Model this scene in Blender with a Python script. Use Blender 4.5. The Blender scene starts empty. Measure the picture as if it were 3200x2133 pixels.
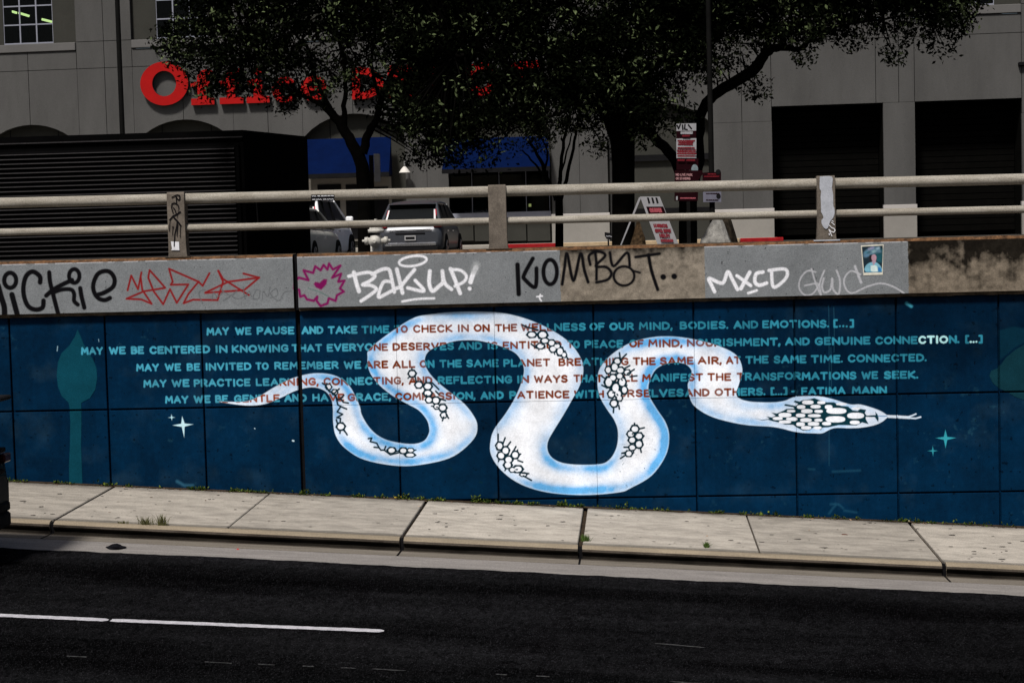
import bpy, bmesh, math, random
import numpy as np
from mathutils import Vector, Matrix

sc = bpy.context.scene
C = sc.collection
R = math.radians

# ------------------------------------------------------------------ camera
YAW, PITCH, ROLL = -0.0697, -0.0596, -0.0262
CAM = np.array([9.6114, -26.4989, 3.9312])
FPX, CX, CY = 5500.0, 1600.0, 1066.7          # focal length and centre on a 3200 px wide frame
_fw = np.array([math.sin(YAW)*math.cos(PITCH), math.cos(YAW)*math.cos(PITCH), math.sin(PITCH)])
_r = np.cross(_fw, [0, 0, 1]); _r /= np.linalg.norm(_r); _u = np.cross(_r, _fw)
_c, _s = math.cos(ROLL), math.sin(ROLL)
RT, UP = _c*_r+_s*_u, -_s*_r+_c*_u
cam = bpy.data.cameras.new('camera'); camo = bpy.data.objects.new('camera', cam); C.objects.link(camo)
cam.sensor_width = 36; cam.lens = FPX/3200*36; cam.clip_start = 0.1; cam.clip_end = 2000
M = Matrix.Identity(4)
for i in range(3):
    M[i][0], M[i][1], M[i][2], M[i][3] = RT[i], UP[i], -_fw[i], CAM[i]
camo.matrix_world = M
sc.camera = camo

# ------------------------------------------------------------------ sky, sun, exposure
SUN_EL, SUN_AZ = R(54), R(200)                # azimuth clockwise from +y: behind the camera, from its left
w = bpy.data.worlds.new('World'); sc.world = w; w.use_nodes = True
nt = w.node_tree; nt.nodes.clear()
sky = nt.nodes.new('ShaderNodeTexSky'); sky.sky_type = 'NISHITA'; sky.sun_disc = False
sky.sun_elevation = SUN_EL; sky.sun_rotation = SUN_AZ; sky.air_density = 1.0; sky.dust_density = 4.0; sky.ozone_density = 1.0
bg = nt.nodes.new('ShaderNodeBackground'); bg.inputs[1].default_value = 0.05
wo = nt.nodes.new('ShaderNodeOutputWorld')
nt.links.new(sky.outputs[0], bg.inputs[0]); nt.links.new(bg.outputs[0], wo.inputs[0])
sun = bpy.data.lights.new('sun', 'SUN'); sun.energy = 4.5; sun.angle = R(8); sun.color = (1.0, 0.95, 0.88)
suno = bpy.data.objects.new('sun', sun); C.objects.link(suno)
sd = Vector((math.sin(SUN_AZ)*math.cos(SUN_EL), math.cos(SUN_AZ)*math.cos(SUN_EL), math.sin(SUN_EL)))
suno.rotation_euler = sd.to_track_quat('Z', 'Y').to_euler()
sc.view_settings.view_transform = 'Standard'; sc.view_settings.look = 'None'
sc.view_settings.exposure = 0.0; sc.view_settings.gamma = 1.0
sc.view_settings.use_curve_mapping = False
sc.cycles.use_denoising = True
sc.cycles.max_bounces = 6; sc.cycles.transparent_max_bounces = 12

rnd = random.Random(7)
rng = np.random.default_rng(5)

# ------------------------------------------------------------------ helpers
def hit(px, py, n, d):
    v = _fw + RT*(px-CX)/FPX - UP*(py-CY)/FPX
    n = np.array(n, float)
    t = (d-n@CAM)/(n@v)
    return CAM+t*v
def at(px, py, y=0.0):
    """point of the upright plane y = const that shows at this spot of the photograph"""
    return hit(px, py, (0, 1, 0), y)
FK = -0.05
def fy(u): return 38+FK*(u-5)
def atf(px, py, dep=0.0):
    p = hit(px, py, (-FK, 1, 0), 38-FK*5+dep)
    return p[0], p[2]
# pavement plane
GA, GB, GC = 0.347, -0.0613, 0.02
def gz(x, y): return GA+GB*x+GC*y
def atg(px, py, dz=0.0):
    return hit(px, py, (-GB, -GC, 1), GA+dz)

def props(o, label=None, cat=None, group=None, kind=None):
    if label: o['label'] = label
    if cat: o['category'] = cat
    if group: o['group'] = group
    if kind: o['kind'] = kind
    return o
def empty(name, loc, label=None, cat=None, group=None, rz=0):
    o = bpy.data.objects.new(name, None); C.objects.link(o); o.location = loc; o.rotation_euler = (0, 0, rz)
    o.empty_display_size = .3
    return props(o, label, cat, group)
def keep(o, parent):
    """child mesh written in world coordinates"""
    o.parent = parent
    o.matrix_parent_inverse = (Matrix.Translation(parent.location) @ Matrix.Rotation(parent.rotation_euler.z, 4, 'Z')).inverted()
    return o

class MB:
    def __init__(s): s.v = []; s.f = []; s.m = []; s.sm = []
    def add(s, vs, fs, m=0, smooth=False):
        b = len(s.v); s.v += [tuple(map(float, p)) for p in vs]
        s.f += [tuple(i+b for i in f) for f in fs]; s.m += [m]*len(fs); s.sm += [smooth]*len(fs)
    def box(s, x0, x1, y0, y1, z0, z1, m=0, fn=None, bev=0.0):
        if bev > 0:
            b = min(bev, (x1-x0)*.4, (y1-y0)*.4, (z1-z0)*.4)
            vs = []
            # chamfered box: three inset copies of 8 corners
            for (ax) in range(3):
                for sx in (0, 1):
                    for sy in (0, 1):
                        for sz in (0, 1):
                            p = [x1 if sx else x0, y1 if sy else y0, z1 if sz else z0]
                            for k in range(3):
                                if k != ax: p[k] += (-b if (sx, sy, sz)[k] else b)
                            vs.append(p)
            I = lambda ax, sx, sy, sz: ax*8+sx*4+sy*2+sz
            fs = []
            for sg in (0, 1):
                q = [I(0, sg, 0, 0), I(0, sg, 1, 0), I(0, sg, 1, 1), I(0, sg, 0, 1)]; fs.append(q if sg else q[::-1])
                q = [I(1, 0, sg, 0), I(1, 1, sg, 0), I(1, 1, sg, 1), I(1, 0, sg, 1)]; fs.append(q[::-1] if sg else q)
                q = [I(2, 0, 0, sg), I(2, 1, 0, sg), I(2, 1, 1, sg), I(2, 0, 1, sg)]; fs.append(q if sg else q[::-1])
            for a in (0, 1):
                for b2 in (0, 1):
                    q = [I(0, a, b2, 0), I(0, a, b2, 1), I(1, a, b2, 1), I(1, a, b2, 0)]; fs.append(q if a == b2 else q[::-1])
                    q = [I(0, a, 0, b2), I(0, a, 1, b2), I(2, a, 1, b2), I(2, a, 0, b2)]; fs.append(q[::-1] if a == b2 else q)
                    q = [I(1, 0, a, b2), I(1, 1, a, b2), I(2, 1, a, b2), I(2, 0, a, b2)]; fs.append(q if a == b2 else q[::-1])
            for a in (0, 1):
                for b2 in (0, 1):
                    for c2 in (0, 1):
                        q = [I(0, a, b2, c2), I(1, a, b2, c2), I(2, a, b2, c2)]
                        fs.append(q if (a+b2+c2) % 2 else q[::-1])
        else:
            vs = [(x0, y0, z0), (x1, y0, z0), (x1, y1, z0), (x0, y1, z0), (x0, y0, z1), (x1, y0, z1), (x1, y1, z1), (x0, y1, z1)]
            fs = [(0, 3, 2, 1), (4, 5, 6, 7), (0, 1, 5, 4), (1, 2, 6, 5), (2, 3, 7, 6), (3, 0, 4, 7)]
        if fn: vs = [fn(*p) for p in vs]
        s.add(vs, fs, m)
    def tube(s, pts, rad, n=10, m=0, cap=True, smooth=True):
        pts = [Vector(p) for p in pts]
        if not hasattr(rad, '__len__'): rad = [rad]*len(pts)
        rings = []; prev = None
        for i, p in enumerate(pts):
            d = (pts[min(i+1, len(pts)-1)]-pts[max(i-1, 0)]).normalized()
            a = prev if prev is not None else (Vector((0, 0, 1)) if abs(d.z) < .9 else Vector((1, 0, 0)))
            a = (a-d*a.dot(d)).normalized(); prev = a; b = d.cross(a)
            rings.append([p+(a*math.cos(t)+b*math.sin(t))*rad[i] for t in (2*math.pi*k/n for k in range(n))])
        vs = [q for r_ in rings for q in r_]; fs = []
        for i in range(len(pts)-1):
            for k in range(n):
                k2 = (k+1) % n
                fs.append((i*n+k, i*n+k2, (i+1)*n+k2, (i+1)*n+k))
        s.add(vs, fs, m, smooth)
        if cap:
            s.add(rings[0], [tuple(range(n))[::-1]], m); s.add(rings[-1], [tuple(range(n))], m)
    def prism(s, poly, y0, y1, m=0, fn=None):
        """outline in x,z (anticlockwise seen from -y) given thickness along y"""
        n = len(poly)
        a = sum(poly[i][0]*poly[(i+1) % n][1]-poly[(i+1) % n][0]*poly[i][1] for i in range(n))
        if a < 0: poly = poly[::-1]
        vs = [(p[0], y0, p[1]) for p in poly]+[(p[0], y1, p[1]) for p in poly]
        from mathutils.geometry import tessellate_polygon
        if n <= 4: tri = [tuple(range(n))]
        else: tri = [t for t in tessellate_polygon([[Vector((p[0], p[1], 0)) for p in poly]])]
        fs = []
        for t in tri:
            ar = sum(poly[t[i]][0]*poly[t[(i+1) % len(t)]][1]-poly[t[(i+1) % len(t)]][0]*poly[t[i]][1] for i in range(len(t)))
            t = tuple(t) if ar > 0 else tuple(t)[::-1]
            fs.append(t); fs.append(tuple(i+n for i in t)[::-1])
        for i in range(n):
            j = (i+1) % n
            fs.append((i, i+n, j+n, j))
        if fn: vs = [fn(*p) for p in vs]
        s.add(vs, fs, m)
    def build(s, name, mats, parent=None, kind=None):
        me = bpy.data.meshes.new(name); me.from_pydata(s.v, [], s.f)
        if not isinstance(mats, (list, tuple)): mats = [mats]
        for x in mats: me.materials.append(x)
        me.polygons.foreach_set('material_index', s.m); me.polygons.foreach_set('use_smooth', s.sm)
        me.update()
        o = bpy.data.objects.new(name, me); C.objects.link(o)
        if parent is not None: keep(o, parent)
        if kind: o['kind'] = kind
        return o

# ------------------------------------------------------------------ materials
def mat(name, col, rough=.8, var=.25, scale=3.0, bump=.0, bscale=40.0, spec=.03, metal=0.0, col2=None, fine=.0, stretch=None, emit=None):
    m = bpy.data.materials.new(name); m.use_nodes = True
    N = m.node_tree.nodes; L = m.node_tree.links
    b = N['Principled BSDF']
    b.inputs['Roughness'].default_value = rough; b.inputs['Metallic'].default_value = metal
    b.inputs['Specular IOR Level'].default_value = spec
    pos = N.new('ShaderNodeNewGeometry'); vec = pos.outputs['Position']
    if stretch:
        mp = N.new('ShaderNodeMapping'); mp.inputs['Scale'].default_value = stretch; L.new(vec, mp.inputs[0]); vec = mp.outputs[0]
    nz = N.new('ShaderNodeTexNoise'); nz.inputs['Scale'].default_value = scale; nz.inputs['Detail'].default_value = 8; nz.inputs['Roughness'].default_value = .65
    L.new(vec, nz.inputs[0])
    rp = N.new('ShaderNodeMapRange'); rp.inputs[1].default_value = .3; rp.inputs[2].default_value = .7
    L.new(nz.outputs[0], rp.inputs[0])
    mx = N.new('ShaderNodeMix'); mx.data_type = 'RGBA'
    c2 = col2 if col2 else [c*(1-var) for c in col]
    c1 = col if col2 else [min(1, c*(1+var)) for c in col]
    mx.inputs[6].default_value = (*c2, 1); mx.inputs[7].default_value = (*c1, 1)
    L.new(rp.outputs[0], mx.inputs[0]); out = mx.outputs[2]
    if fine > 0:
        n2 = N.new('ShaderNodeTexNoise'); n2.inputs['Scale'].default_value = 55; n2.inputs['Detail'].default_value = 3; n2.inputs['Roughness'].default_value = .8
        L.new(pos.outputs['Position'], n2.inputs[0])
        r2 = N.new('ShaderNodeMapRange'); r2.inputs[1].default_value = .3; r2.inputs[2].default_value = .7
        r2.inputs[3].default_value = 1-fine; r2.inputs[4].default_value = 1+fine
        L.new(n2.outputs[0], r2.inputs[0])
        vm = N.new('ShaderNodeVectorMath'); vm.operation = 'SCALE'
        L.new(out, vm.inputs[0]); L.new(r2.outputs[0], vm.inputs[3]); out = vm.outputs[0]
    L.new(out, b.inputs['Base Color'])
    if bump > 0:
        n3 = N.new('ShaderNodeTexNoise'); n3.inputs['Scale'].default_value = bscale; n3.inputs['Detail'].default_value = 5
        L.new(pos.outputs['Position'], n3.inputs[0])
        bp = N.new('ShaderNodeBump'); bp.inputs['Strength'].default_value = bump; bp.inputs['Distance'].default_value = .01
        L.new(n3.outputs[0], bp.inputs['Height']); L.new(bp.outputs[0], b.inputs['Normal'])
    if emit:
        b.inputs['Emission Color'].default_value = (*emit[0], 1); b.inputs['Emission Strength'].default_value = emit[1]
    m['out'] = ''
    return m
def picmat(name, img, x0, z0, wx, wz, rough=.75, fine=.25, bump=.25, spec=.02, mottle=.18):
    """flat print on a wall: the picture lies over the world x,z rectangle"""
    m = bpy.data.materials.new(name); m.use_nodes = True
    N = m.node_tree.nodes; L = m.node_tree.links; b = N['Principled BSDF']
    b.inputs['Roughness'].default_value = rough; b.inputs['Specular IOR Level'].default_value = spec
    pos = N.new('ShaderNodeNewGeometry'); sp = N.new('ShaderNodeSeparateXYZ'); L.new(pos.outputs['Position'], sp.inputs[0])
    cb = N.new('ShaderNodeCombineXYZ')
    for i, (ax, o0, ww) in enumerate((('X', x0, wx), ('Z', z0, wz))):
        mr = N.new('ShaderNodeMapRange'); mr.clamp = False
        mr.inputs[1].default_value = o0; mr.inputs[2].default_value = o0+ww
        L.new(sp.outputs[ax], mr.inputs[0]); L.new(mr.outputs[0], cb.inputs[i])
    tx = N.new('ShaderNodeTexImage'); tx.image = img; tx.extension = 'EXTEND'; L.new(cb.outputs[0], tx.inputs[0])
    out = tx.outputs[0]
    for sc_, amt, det in ((52, fine, 3), (1.3, mottle, 7)):
        n2 = N.new('ShaderNodeTexNoise'); n2.inputs['Scale'].default_value = sc_; n2.inputs['Detail'].default_value = det; n2.inputs['Roughness'].default_value = .75
        L.new(pos.outputs['Position'], n2.inputs[0])
        r2 = N.new('ShaderNodeMapRange'); r2.inputs[1].default_value = .3; r2.inputs[2].default_value = .7
        r2.inputs[3].default_value = 1-amt; r2.inputs[4].default_value = 1+amt
        L.new(n2.outputs[0], r2.inputs[0])
        vm = N.new('ShaderNodeVectorMath'); vm.operation = 'SCALE'
        L.new(out, vm.inputs[0]); L.new(r2.outputs[0], vm.inputs[3]); out = vm.outputs[0]
    L.new(out, b.inputs['Base Color'])
    n3 = N.new('ShaderNodeTexNoise'); n3.inputs['Scale'].default_value = 60; n3.inputs['Detail'].default_value = 5
    L.new(pos.outputs['Position'], n3.inputs[0])
    bp = N.new('ShaderNodeBump'); bp.inputs['Strength'].default_value = bump; bp.inputs['Distance'].default_value = .008
    L.new(n3.outputs[0], bp.inputs['Height']); L.new(bp.outputs[0], b.inputs['Normal'])
    return m
def glass(name, tint=(.35, .4, .42)):
    m = bpy.data.materials.new(name); m.use_nodes = True
    N = m.node_tree.nodes; L = m.node_tree.links; N.clear()
    o = N.new('ShaderNodeOutputMaterial'); t = N.new('ShaderNodeBsdfTransparent'); t.inputs[0].default_value = (*tint, 1)
    g = N.new('ShaderNodeBsdfGlossy'); g.inputs['Roughness'].default_value = .04; g.inputs[0].default_value = (.8, .85, .9, 1)
    f = N.new('ShaderNodeFresnel'); f.inputs[0].default_value = 1.25
    mx = N.new('ShaderNodeMixShader'); L.new(f.outputs[0], mx.inputs[0]); L.new(t.outputs[0], mx.inputs[1]); L.new(g.outputs[0], mx.inputs[2])
    L.new(mx.outputs[0], o.inputs[0]); return m

# ------------------------------------------------------------------ painted pictures (walls), made stroke by stroke
def vnoise(h, w_, cell, oct_=4, seed=0):
    g = np.random.default_rng(seed); out = np.zeros((h, w_)); amp = 1; tot = 0
    for o in range(oct_):
        c = max(2, cell/2**o); nh, nw = int(h/c)+3, int(w_/c)+3
        a = g.random((nh, nw)); yy = np.arange(h)/c; xx = np.arange(w_)/c
        iy = yy.astype(int); ix = xx.astype(int); ty = (yy-iy)[:, None]; tx = (xx-ix)[None, :]
        ty = ty*ty*(3-2*ty); tx = tx*tx*(3-2*tx)
        v = (a[iy][:, ix]*(1-tx)+a[iy][:, ix+1]*tx)*(1-ty)+(a[iy+1][:, ix]*(1-tx)+a[iy+1][:, ix+1]*tx)*ty
        out += amp*v; tot += amp; amp *= .55
    return out/tot
class Canvas:
    def __init__(s, x0, z0, wx, wz, ppm):
        s.x0, s.z0, s.ppm = x0, z0, ppm; s.W = int(wx*ppm); s.H = int(wz*ppm); s.wx = s.W/ppm; s.wz = s.H/ppm
        s.a = np.zeros((s.H, s.W, 3)); 
    def win(s, pts, pad):
        P = np.array(pts)
        x0 = max(0, int((P[:, 0].min()-pad-s.x0)*s.ppm)); x1 = min(s.W, int((P[:, 0].max()+pad-s.x0)*s.ppm)+2)
        y0 = max(0, int((P[:, 1].min()-pad-s.z0)*s.ppm)); y1 = min(s.H, int((P[:, 1].max()+pad-s.z0)*s.ppm)+2)
        return x0, x1, y0, y1
    def grid(s, x0, x1, y0, y1):
        return (s.x0+(np.arange(x0, x1)+.5)/s.ppm)[None, :], (s.z0+(np.arange(y0, y1)+.5)/s.ppm)[:, None]
    def dist(s, pts, pad):
        x0, x1, y0, y1 = s.win(pts, pad)
        if x1 <= x0 or y1 <= y0: return None
        X, Z = s.grid(x0, x1, y0, y1); D = np.full((y1-y0, x1-x0), 9.0)
        if len(pts) == 1: pts = [pts[0], (pts[0][0]+1e-4, pts[0][1])]
        for (ax, az), (bx, bz) in zip(pts[:-1], pts[1:]):
            dx, dz = bx-ax, bz-az; L2 = dx*dx+dz*dz+1e-12
            t = np.clip(((X-ax)*dx+(Z-az)*dz)/L2, 0, 1)
            D = np.minimum(D, np.hypot(X-ax-t*dx, Z-az-t*dz))
        return (x0, x1, y0, y1), D
    def blend(s, w_, mask, col):
        x0, x1, y0, y1 = w_; m = mask[..., None]
        s.a[y0:y1, x0:x1] = s.a[y0:y1, x0:x1]*(1-m)+np.array(col)*m
    def stroke(s, pts, r, col, soft=.012, op=1.0):
        q = s.dist(pts, r+soft*2)
        if q is None: return
        w_, D = q; s.blend(w_, np.clip((r-D)/soft+.5, 0, 1)*op, col)
    def inside(s, poly, pad=0.0):
        x0, x1, y0, y1 = s.win(poly, pad); X, Z = s.grid(x0, x1, y0, y1)
        ins = np.zeros((y1-y0, x1-x0), bool); n = len(poly); Xr = X[0]
        for i in range(n):
            ax, az = poly[i]; bx, bz = poly[(i+1) % n]
            if az == bz: continue
            lo, hi = min(az, bz), max(az, bz)
            r0 = np.searchsorted(Z[:, 0], lo, 'right'); r1 = np.searchsorted(Z[:, 0], hi, 'right')
            for r_ in range(r0, r1):
                xc = ax+(Z[r_, 0]-az)/(bz-az)*(bx-ax)
                ins[r_] ^= Xr > xc
        return (x0, x1, y0, y1), ins
    def fill(s, poly, col, soft=.01, op=1.0):
        w_, ins = s.inside(poly, .03)
        q = s.dist(list(poly)+[poly[0]], .03); D = q[1]
        sg = np.where(ins, D, -D); s.blend(w_, np.clip(sg/soft+.5, 0, 1)*op, col)
    def image(s, name):
        im = bpy.data.images.new(name, s.W, s.H, alpha=False)
        a = np.clip(s.a, 0, 1); e = np.where(a <= .0031308, a*12.92, 1.055*np.power(np.maximum(a, 1e-9), 1/2.4)-.055)
        px = np.ones((s.H, s.W, 4), np.float32); px[..., :3] = e
        im.pixels.foreach_set(px.ravel()); im.update(); im.pack()
        return im
def spline(P, k=6):
    P = np.array(P, float); out = []
    for i in range(len(P)-1):
        p0, p1, p2, p3 = P[max(i-1, 0)], P[i], P[i+1], P[min(i+2, len(P)-1)]
        for t in np.arange(k)/k:
            out.append(.5*((2*p1)+(-p0+p2)*t+(2*p0-5*p1+4*p2-p3)*t*t+(-p0+3*p1-3*p2+p3)*t**3))
    out.append(P[-1]); return np.array(out)

GL = {'A': (.82, [[(0, 0), (.41, 1), (.82, 0)], [(.16, .33), (.66, .33)]]),
 'B': (.66, [[(0, 0), (0, 1), (.4, 1), (.57, .87), (.55, .62), (.4, .53), (0, .53)], [(.4, .53), (.62, .42), (.66, .2), (.46, 0), (0, 0)]]),
 'C': (.72, [[(.7, .82), (.52, 1), (.26, 1), (.04, .76), (0, .5), (.04, .24), (.26, 0), (.52, 0), (.7, .18)]]),
 'D': (.74, [[(0, 0), (0, 1), (.36, 1), (.66, .8), (.74, .5), (.66, .2), (.36, 0), (0, 0)]]),
 'E': (.6, [[(.6, 1), (0, 1), (0, 0), (.6, 0)], [(0, .52), (.5, .52)]]),
 'F': (.6, [[(.6, 1), (0, 1), (0, 0)], [(0, .5), (.5, .5)]]),
 'G': (.74, [[(.7, .84), (.5, 1), (.26, 1), (.04, .76), (0, .5), (.04, .24), (.26, 0), (.55, 0), (.72, .18), (.72, .45), (.42, .45)]]),
 'H': (.7, [[(0, 0), (0, 1)], [(.7, 0), (.7, 1)], [(0, .5), (.7, .5)]]),
 'I': (.12, [[(.06, 0), (.06, 1)]]), 'J': (.5, [[(.5, 1), (.5, .2), (.3, 0), (.05, .1)]]),
 'K': (.68, [[(0, 0), (0, 1)], [(.64, 1), (.05, .48), (.68, 0)]]),
 'L': (.55, [[(0, 1), (0, 0), (.55, 0)]]),
 'M': (.9, [[(0, 0), (.08, 1), (.45, .35), (.82, 1), (.9, 0)]]),
 'N': (.74, [[(0, 0), (0, 1), (.74, 0), (.74, 1)]]),
 'O': (.84, [[(.42, 1), (.16, .9), (0, .62), (0, .38), (.16, .1), (.42, 0), (.68, .1), (.84, .38), (.84, .62), (.68, .9), (.42, 1)]]),
 'P': (.62, [[(0, 0), (0, 1), (.42, 1), (.62, .84), (.6, .58), (.42, .46), (0, .46)]]),
 'R': (.66, [[(0, 0), (0, 1), (.42, 1), (.62, .85), (.6, .6), (.42, .48), (0, .48)], [(.3, .48), (.66, 0)]]),
 'S': (.62, [[(.58, .86), (.42, 1), (.2, 1), (.03, .84), (.06, .62), (.3, .52), (.55, .42), (.62, .2), (.45, 0), (.2, 0), (0, .14)]]),
 'T': (.72, [[(0, 1), (.72, 1)], [(.36, 1), (.36, 0)]]),
 'U': (.72, [[(0, 1), (0, .3), (.16, .04), (.36, 0), (.56, .04), (.72, .3), (.72, 1)]]),
 'V': (.78, [[(0, 1), (.39, 0), (.78, 1)]]), 'W': (1.0, [[(0, 1), (.25, 0), (.5, .8), (.75, 0), (1, 1)]]),
 'X': (.7, [[(0, 0), (.7, 1)], [(0, 1), (.7, 0)]]), 'Y': (.74, [[(0, 1), (.37, .45), (.74, 1)], [(.37, .45), (.37, 0)]]),
 'Z': (.65, [[(0, 1), (.65, 1), (0, 0), (.65, 0)]]),
 '.': (.1, [[(.05, .04), (.06, .05)]]), ',': (.12, [[(.08, .06), (.02, -.18)]]), '-': (.3, [[(0, .45), (.3, .5)]]),
 '[': (.25, [[(.25, 1.05), (0, 1.05), (0, -.05), (.25, -.05)]]), ']': (.25, [[(0, 1.05), (.25, 1.05), (.25, -.05), (0, -.05)]]),
 ' ': (.3, [])}
def layout(txt, sp=.3):
    """strokes of a word in units of cap height, and its width"""
    x = 0; out = []
    for i, ch in enumerate(txt):
        w_, st = GL[ch]
        g = sp if ch not in '.,' else .24
        if i: x += g
        out.append((x, st)); x += w_
    return out, x

# ------------------------------------------------------------------ the mural on the retaining wall
def crop(ox, oz, s):
    return lambda pts, y=0.0: [tuple(at(ox+q[0]*s, oz+q[1]*s, y)[[0, 2]]) for q in pts]
c1 = crop(0, 940, 900/2016); c2 = crop(650, 1000, .38265); c3 = crop(1100, 940, .42095); c4 = crop(1700, 940, .42083)
c5 = crop(2300, 940, .48465); c7 = crop(2300, 1180, .25500)
PX = 1/206.0                                   # one photograph pixel on the wall, in metres
BLUE = np.array([.0006, .0138, .0395]); DARK = (.002, .018, .03); TEAL = (.022, .19, .28); BROWN = (.17, .026, .0004)
cv = Canvas(-1.6, -1.7, 18.6, 4.75, 170)
h, w_ = cv.H, cv.W
n1 = vnoise(h, w_, 260, 5, 1); n2 = vnoise(h, w_, 40, 4, 2); n3 = vnoise(h, w_, 9, 3, 3)
base = BLUE[None, None]*(0.45+.75*n1+.45*n2+.3*(n3-.5))[..., None]
roll = vnoise(6, w_, 7, 3, 52)[2:3]; base *= (.93+.16*roll)[..., None]
base = base+np.array([.010, .018, .020])*(np.clip(vnoise(h, w_, 70, 5, 53)-.55, 0, 1)*1.6)[..., None]
# scuffs and pale chalky wear, mostly low on the wall and near the joints
rows = (cv.z0+(np.arange(h)+.5)/cv.ppm)[:, None]; cols = (cv.x0+(np.arange(w_)+.5)/cv.ppm)[None, :]
fleck = np.clip((vnoise(h, w_, 16, 4, 9)-.68)*4, 0, .7)*np.clip((vnoise(h, w_, 120, 3, 10)-.5)*4, 0, 1)
base = base*(1-.35*fleck[..., None])+np.array([.03, .12, .17])*.35*fleck[..., None]
dk = np.clip((vnoise(h, w_, 11, 3, 19)-.76)*12, 0, 1)
base *= (1-.6*dk[..., None])
# parapet shade and vignette put into the paint, darker towards the upper right
top_shade = np.clip((cols-10.5)/5.0, 0, 1)*np.clip((rows-1.0)/1.0, 0, 1)
base = base*(1-.45*top_shade[..., None])
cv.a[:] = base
for x_, a_, b_ in ((598, 30, 1060), (630, 40, 330), (612, 300, 620)):   # lime runs down the wall
    pts = c5([(x_, a_), (x_+4, (a_+b_)/2), (x_+2, b_)]); cv.stroke(pts, .004, (.02, .10, .16), .012, .5)
for pts in ([(1100, 15), (1130, 35)], ):
    cv.stroke(c5(pts), .02, (.05, .3, .42), .03, .9)
for pts in ([(470, 1083), (505, 1085)], [(625, 1100), (800, 1092)], [(600, 1370), (650, 1310), (690, 1335)], [(700, 1350), (775, 1362)], [(610, 1310), (640, 1306)]):
    cv.stroke(c5(spline(pts, 5) if len(pts) > 2 else pts), .012, (.012, .07, .125), .035, .6)
cv.stroke(c1([(1240, 1262), (1290, 1290), (1350, 1290)]), .02, (.03, .12, .2), .04, .7)
cv.stroke(c1([(403, 318), (400, 350)]), .006, (.3, .5, .6), .01, .9); cv.stroke(c1([(690, 268), (692, 285)]), .004, (.3, .5, .6), .008)
cv.stroke(c2([(692, 983), (700, 985)]), .012, (.6, .8, .9), .01); cv.stroke(c2([(380, 882), (384, 886)]), .006, (.5, .7, .8), .01)
for q in ((600, 486), (1105, 830), (1090, 835), (1100, 213)): cv.stroke(c1([q, (q[0]+12, q[1]+4)]), .012, DARK, .02, .7)
for q in ((200, 1335), (725, 1245), (950, 1345)): cv.stroke(c3([q, (q[0]+14, q[1]+2)]), .014, DARK, .02, .8)

# tall painted plant shapes
PLANT = c1([(543, 200), (524, 250), (486, 312), (430, 366), (406, 430), (397, 520), (406, 600), (432, 665), (480, 712), (487, 750), (492, 850), (490, 1000), (483, 1150), (485, 1290),
            (578, 1290), (573, 1150), (568, 1000), (571, 850), (570, 760), (570, 712), (630, 680), (668, 620), (681, 540), (676, 470), (652, 410), (615, 352), (585, 300), (566, 250)])
LEAF = c5([(1633, 482), (1645, 450), (1690, 432), (1712, 405), (1740, 365), (1800, 315), (1880, 268), (2000, 222), (2150, 205), (2220, 300), (2230, 430), (2180, 560), (2060, 640), (1960, 662), (1870, 642), (1800, 618), (1755, 590), (1700, 565), (1655, 528)])
cv.fill(PLANT, (.003, .046, .074)); cv.fill(LEAF, (.004, .028, .042))
cv.fill(c5([(1700, 190), (1790, 165), (1857, 178), (2000, 160), (2000, 215), (1880, 262), (1800, 300), (1702, 380)]), (.002, .024, .045), .03, .8)

# stars
def star(P, cxy, inner):
    out = []
    for i in range(4):
        a, b = P[i], P[(i+1) % 4]
        mx, my = (a[0]+b[0])/2-cxy[0], (a[1]+b[1])/2-cxy[1]; l = math.hypot(mx, my)
        out += [a, (a[0]*.45+(cxy[0]+mx/l*inner)*.55, a[1]*.45+(cxy[1]+my/l*inner)*.55), (cxy[0]+mx/l*inner, cxy[1]+my/l*inner), (b[0]*.45+(cxy[0]+mx/l*inner)*.55, b[1]*.45+(cxy[1]+my/l*inner)*.55)]
    return out
STARS = [(c1(star([(1275, 806), (1354, 863), (1290, 957), (1208, 870)], (1282, 868), 16)), (.5, .75, .85)),
         (c1(star([(1200, 792), (1226, 815), (1204, 838), (1176, 816)], (1202, 815), 6)), (.42, .68, .78)),
         (c5(star([(1350, 828), (1419, 882), (1351, 950), (1286, 883)], (1351, 885), 15)), (.03, .29, .37)),
         (c5(star([(1268, 934), (1301, 965), (1271, 1001), (1235, 966)], (1269, 966), 7)), (.03, .29, .37))]
for P, col in STARS: cv.fill(P, col, .008)

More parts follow.
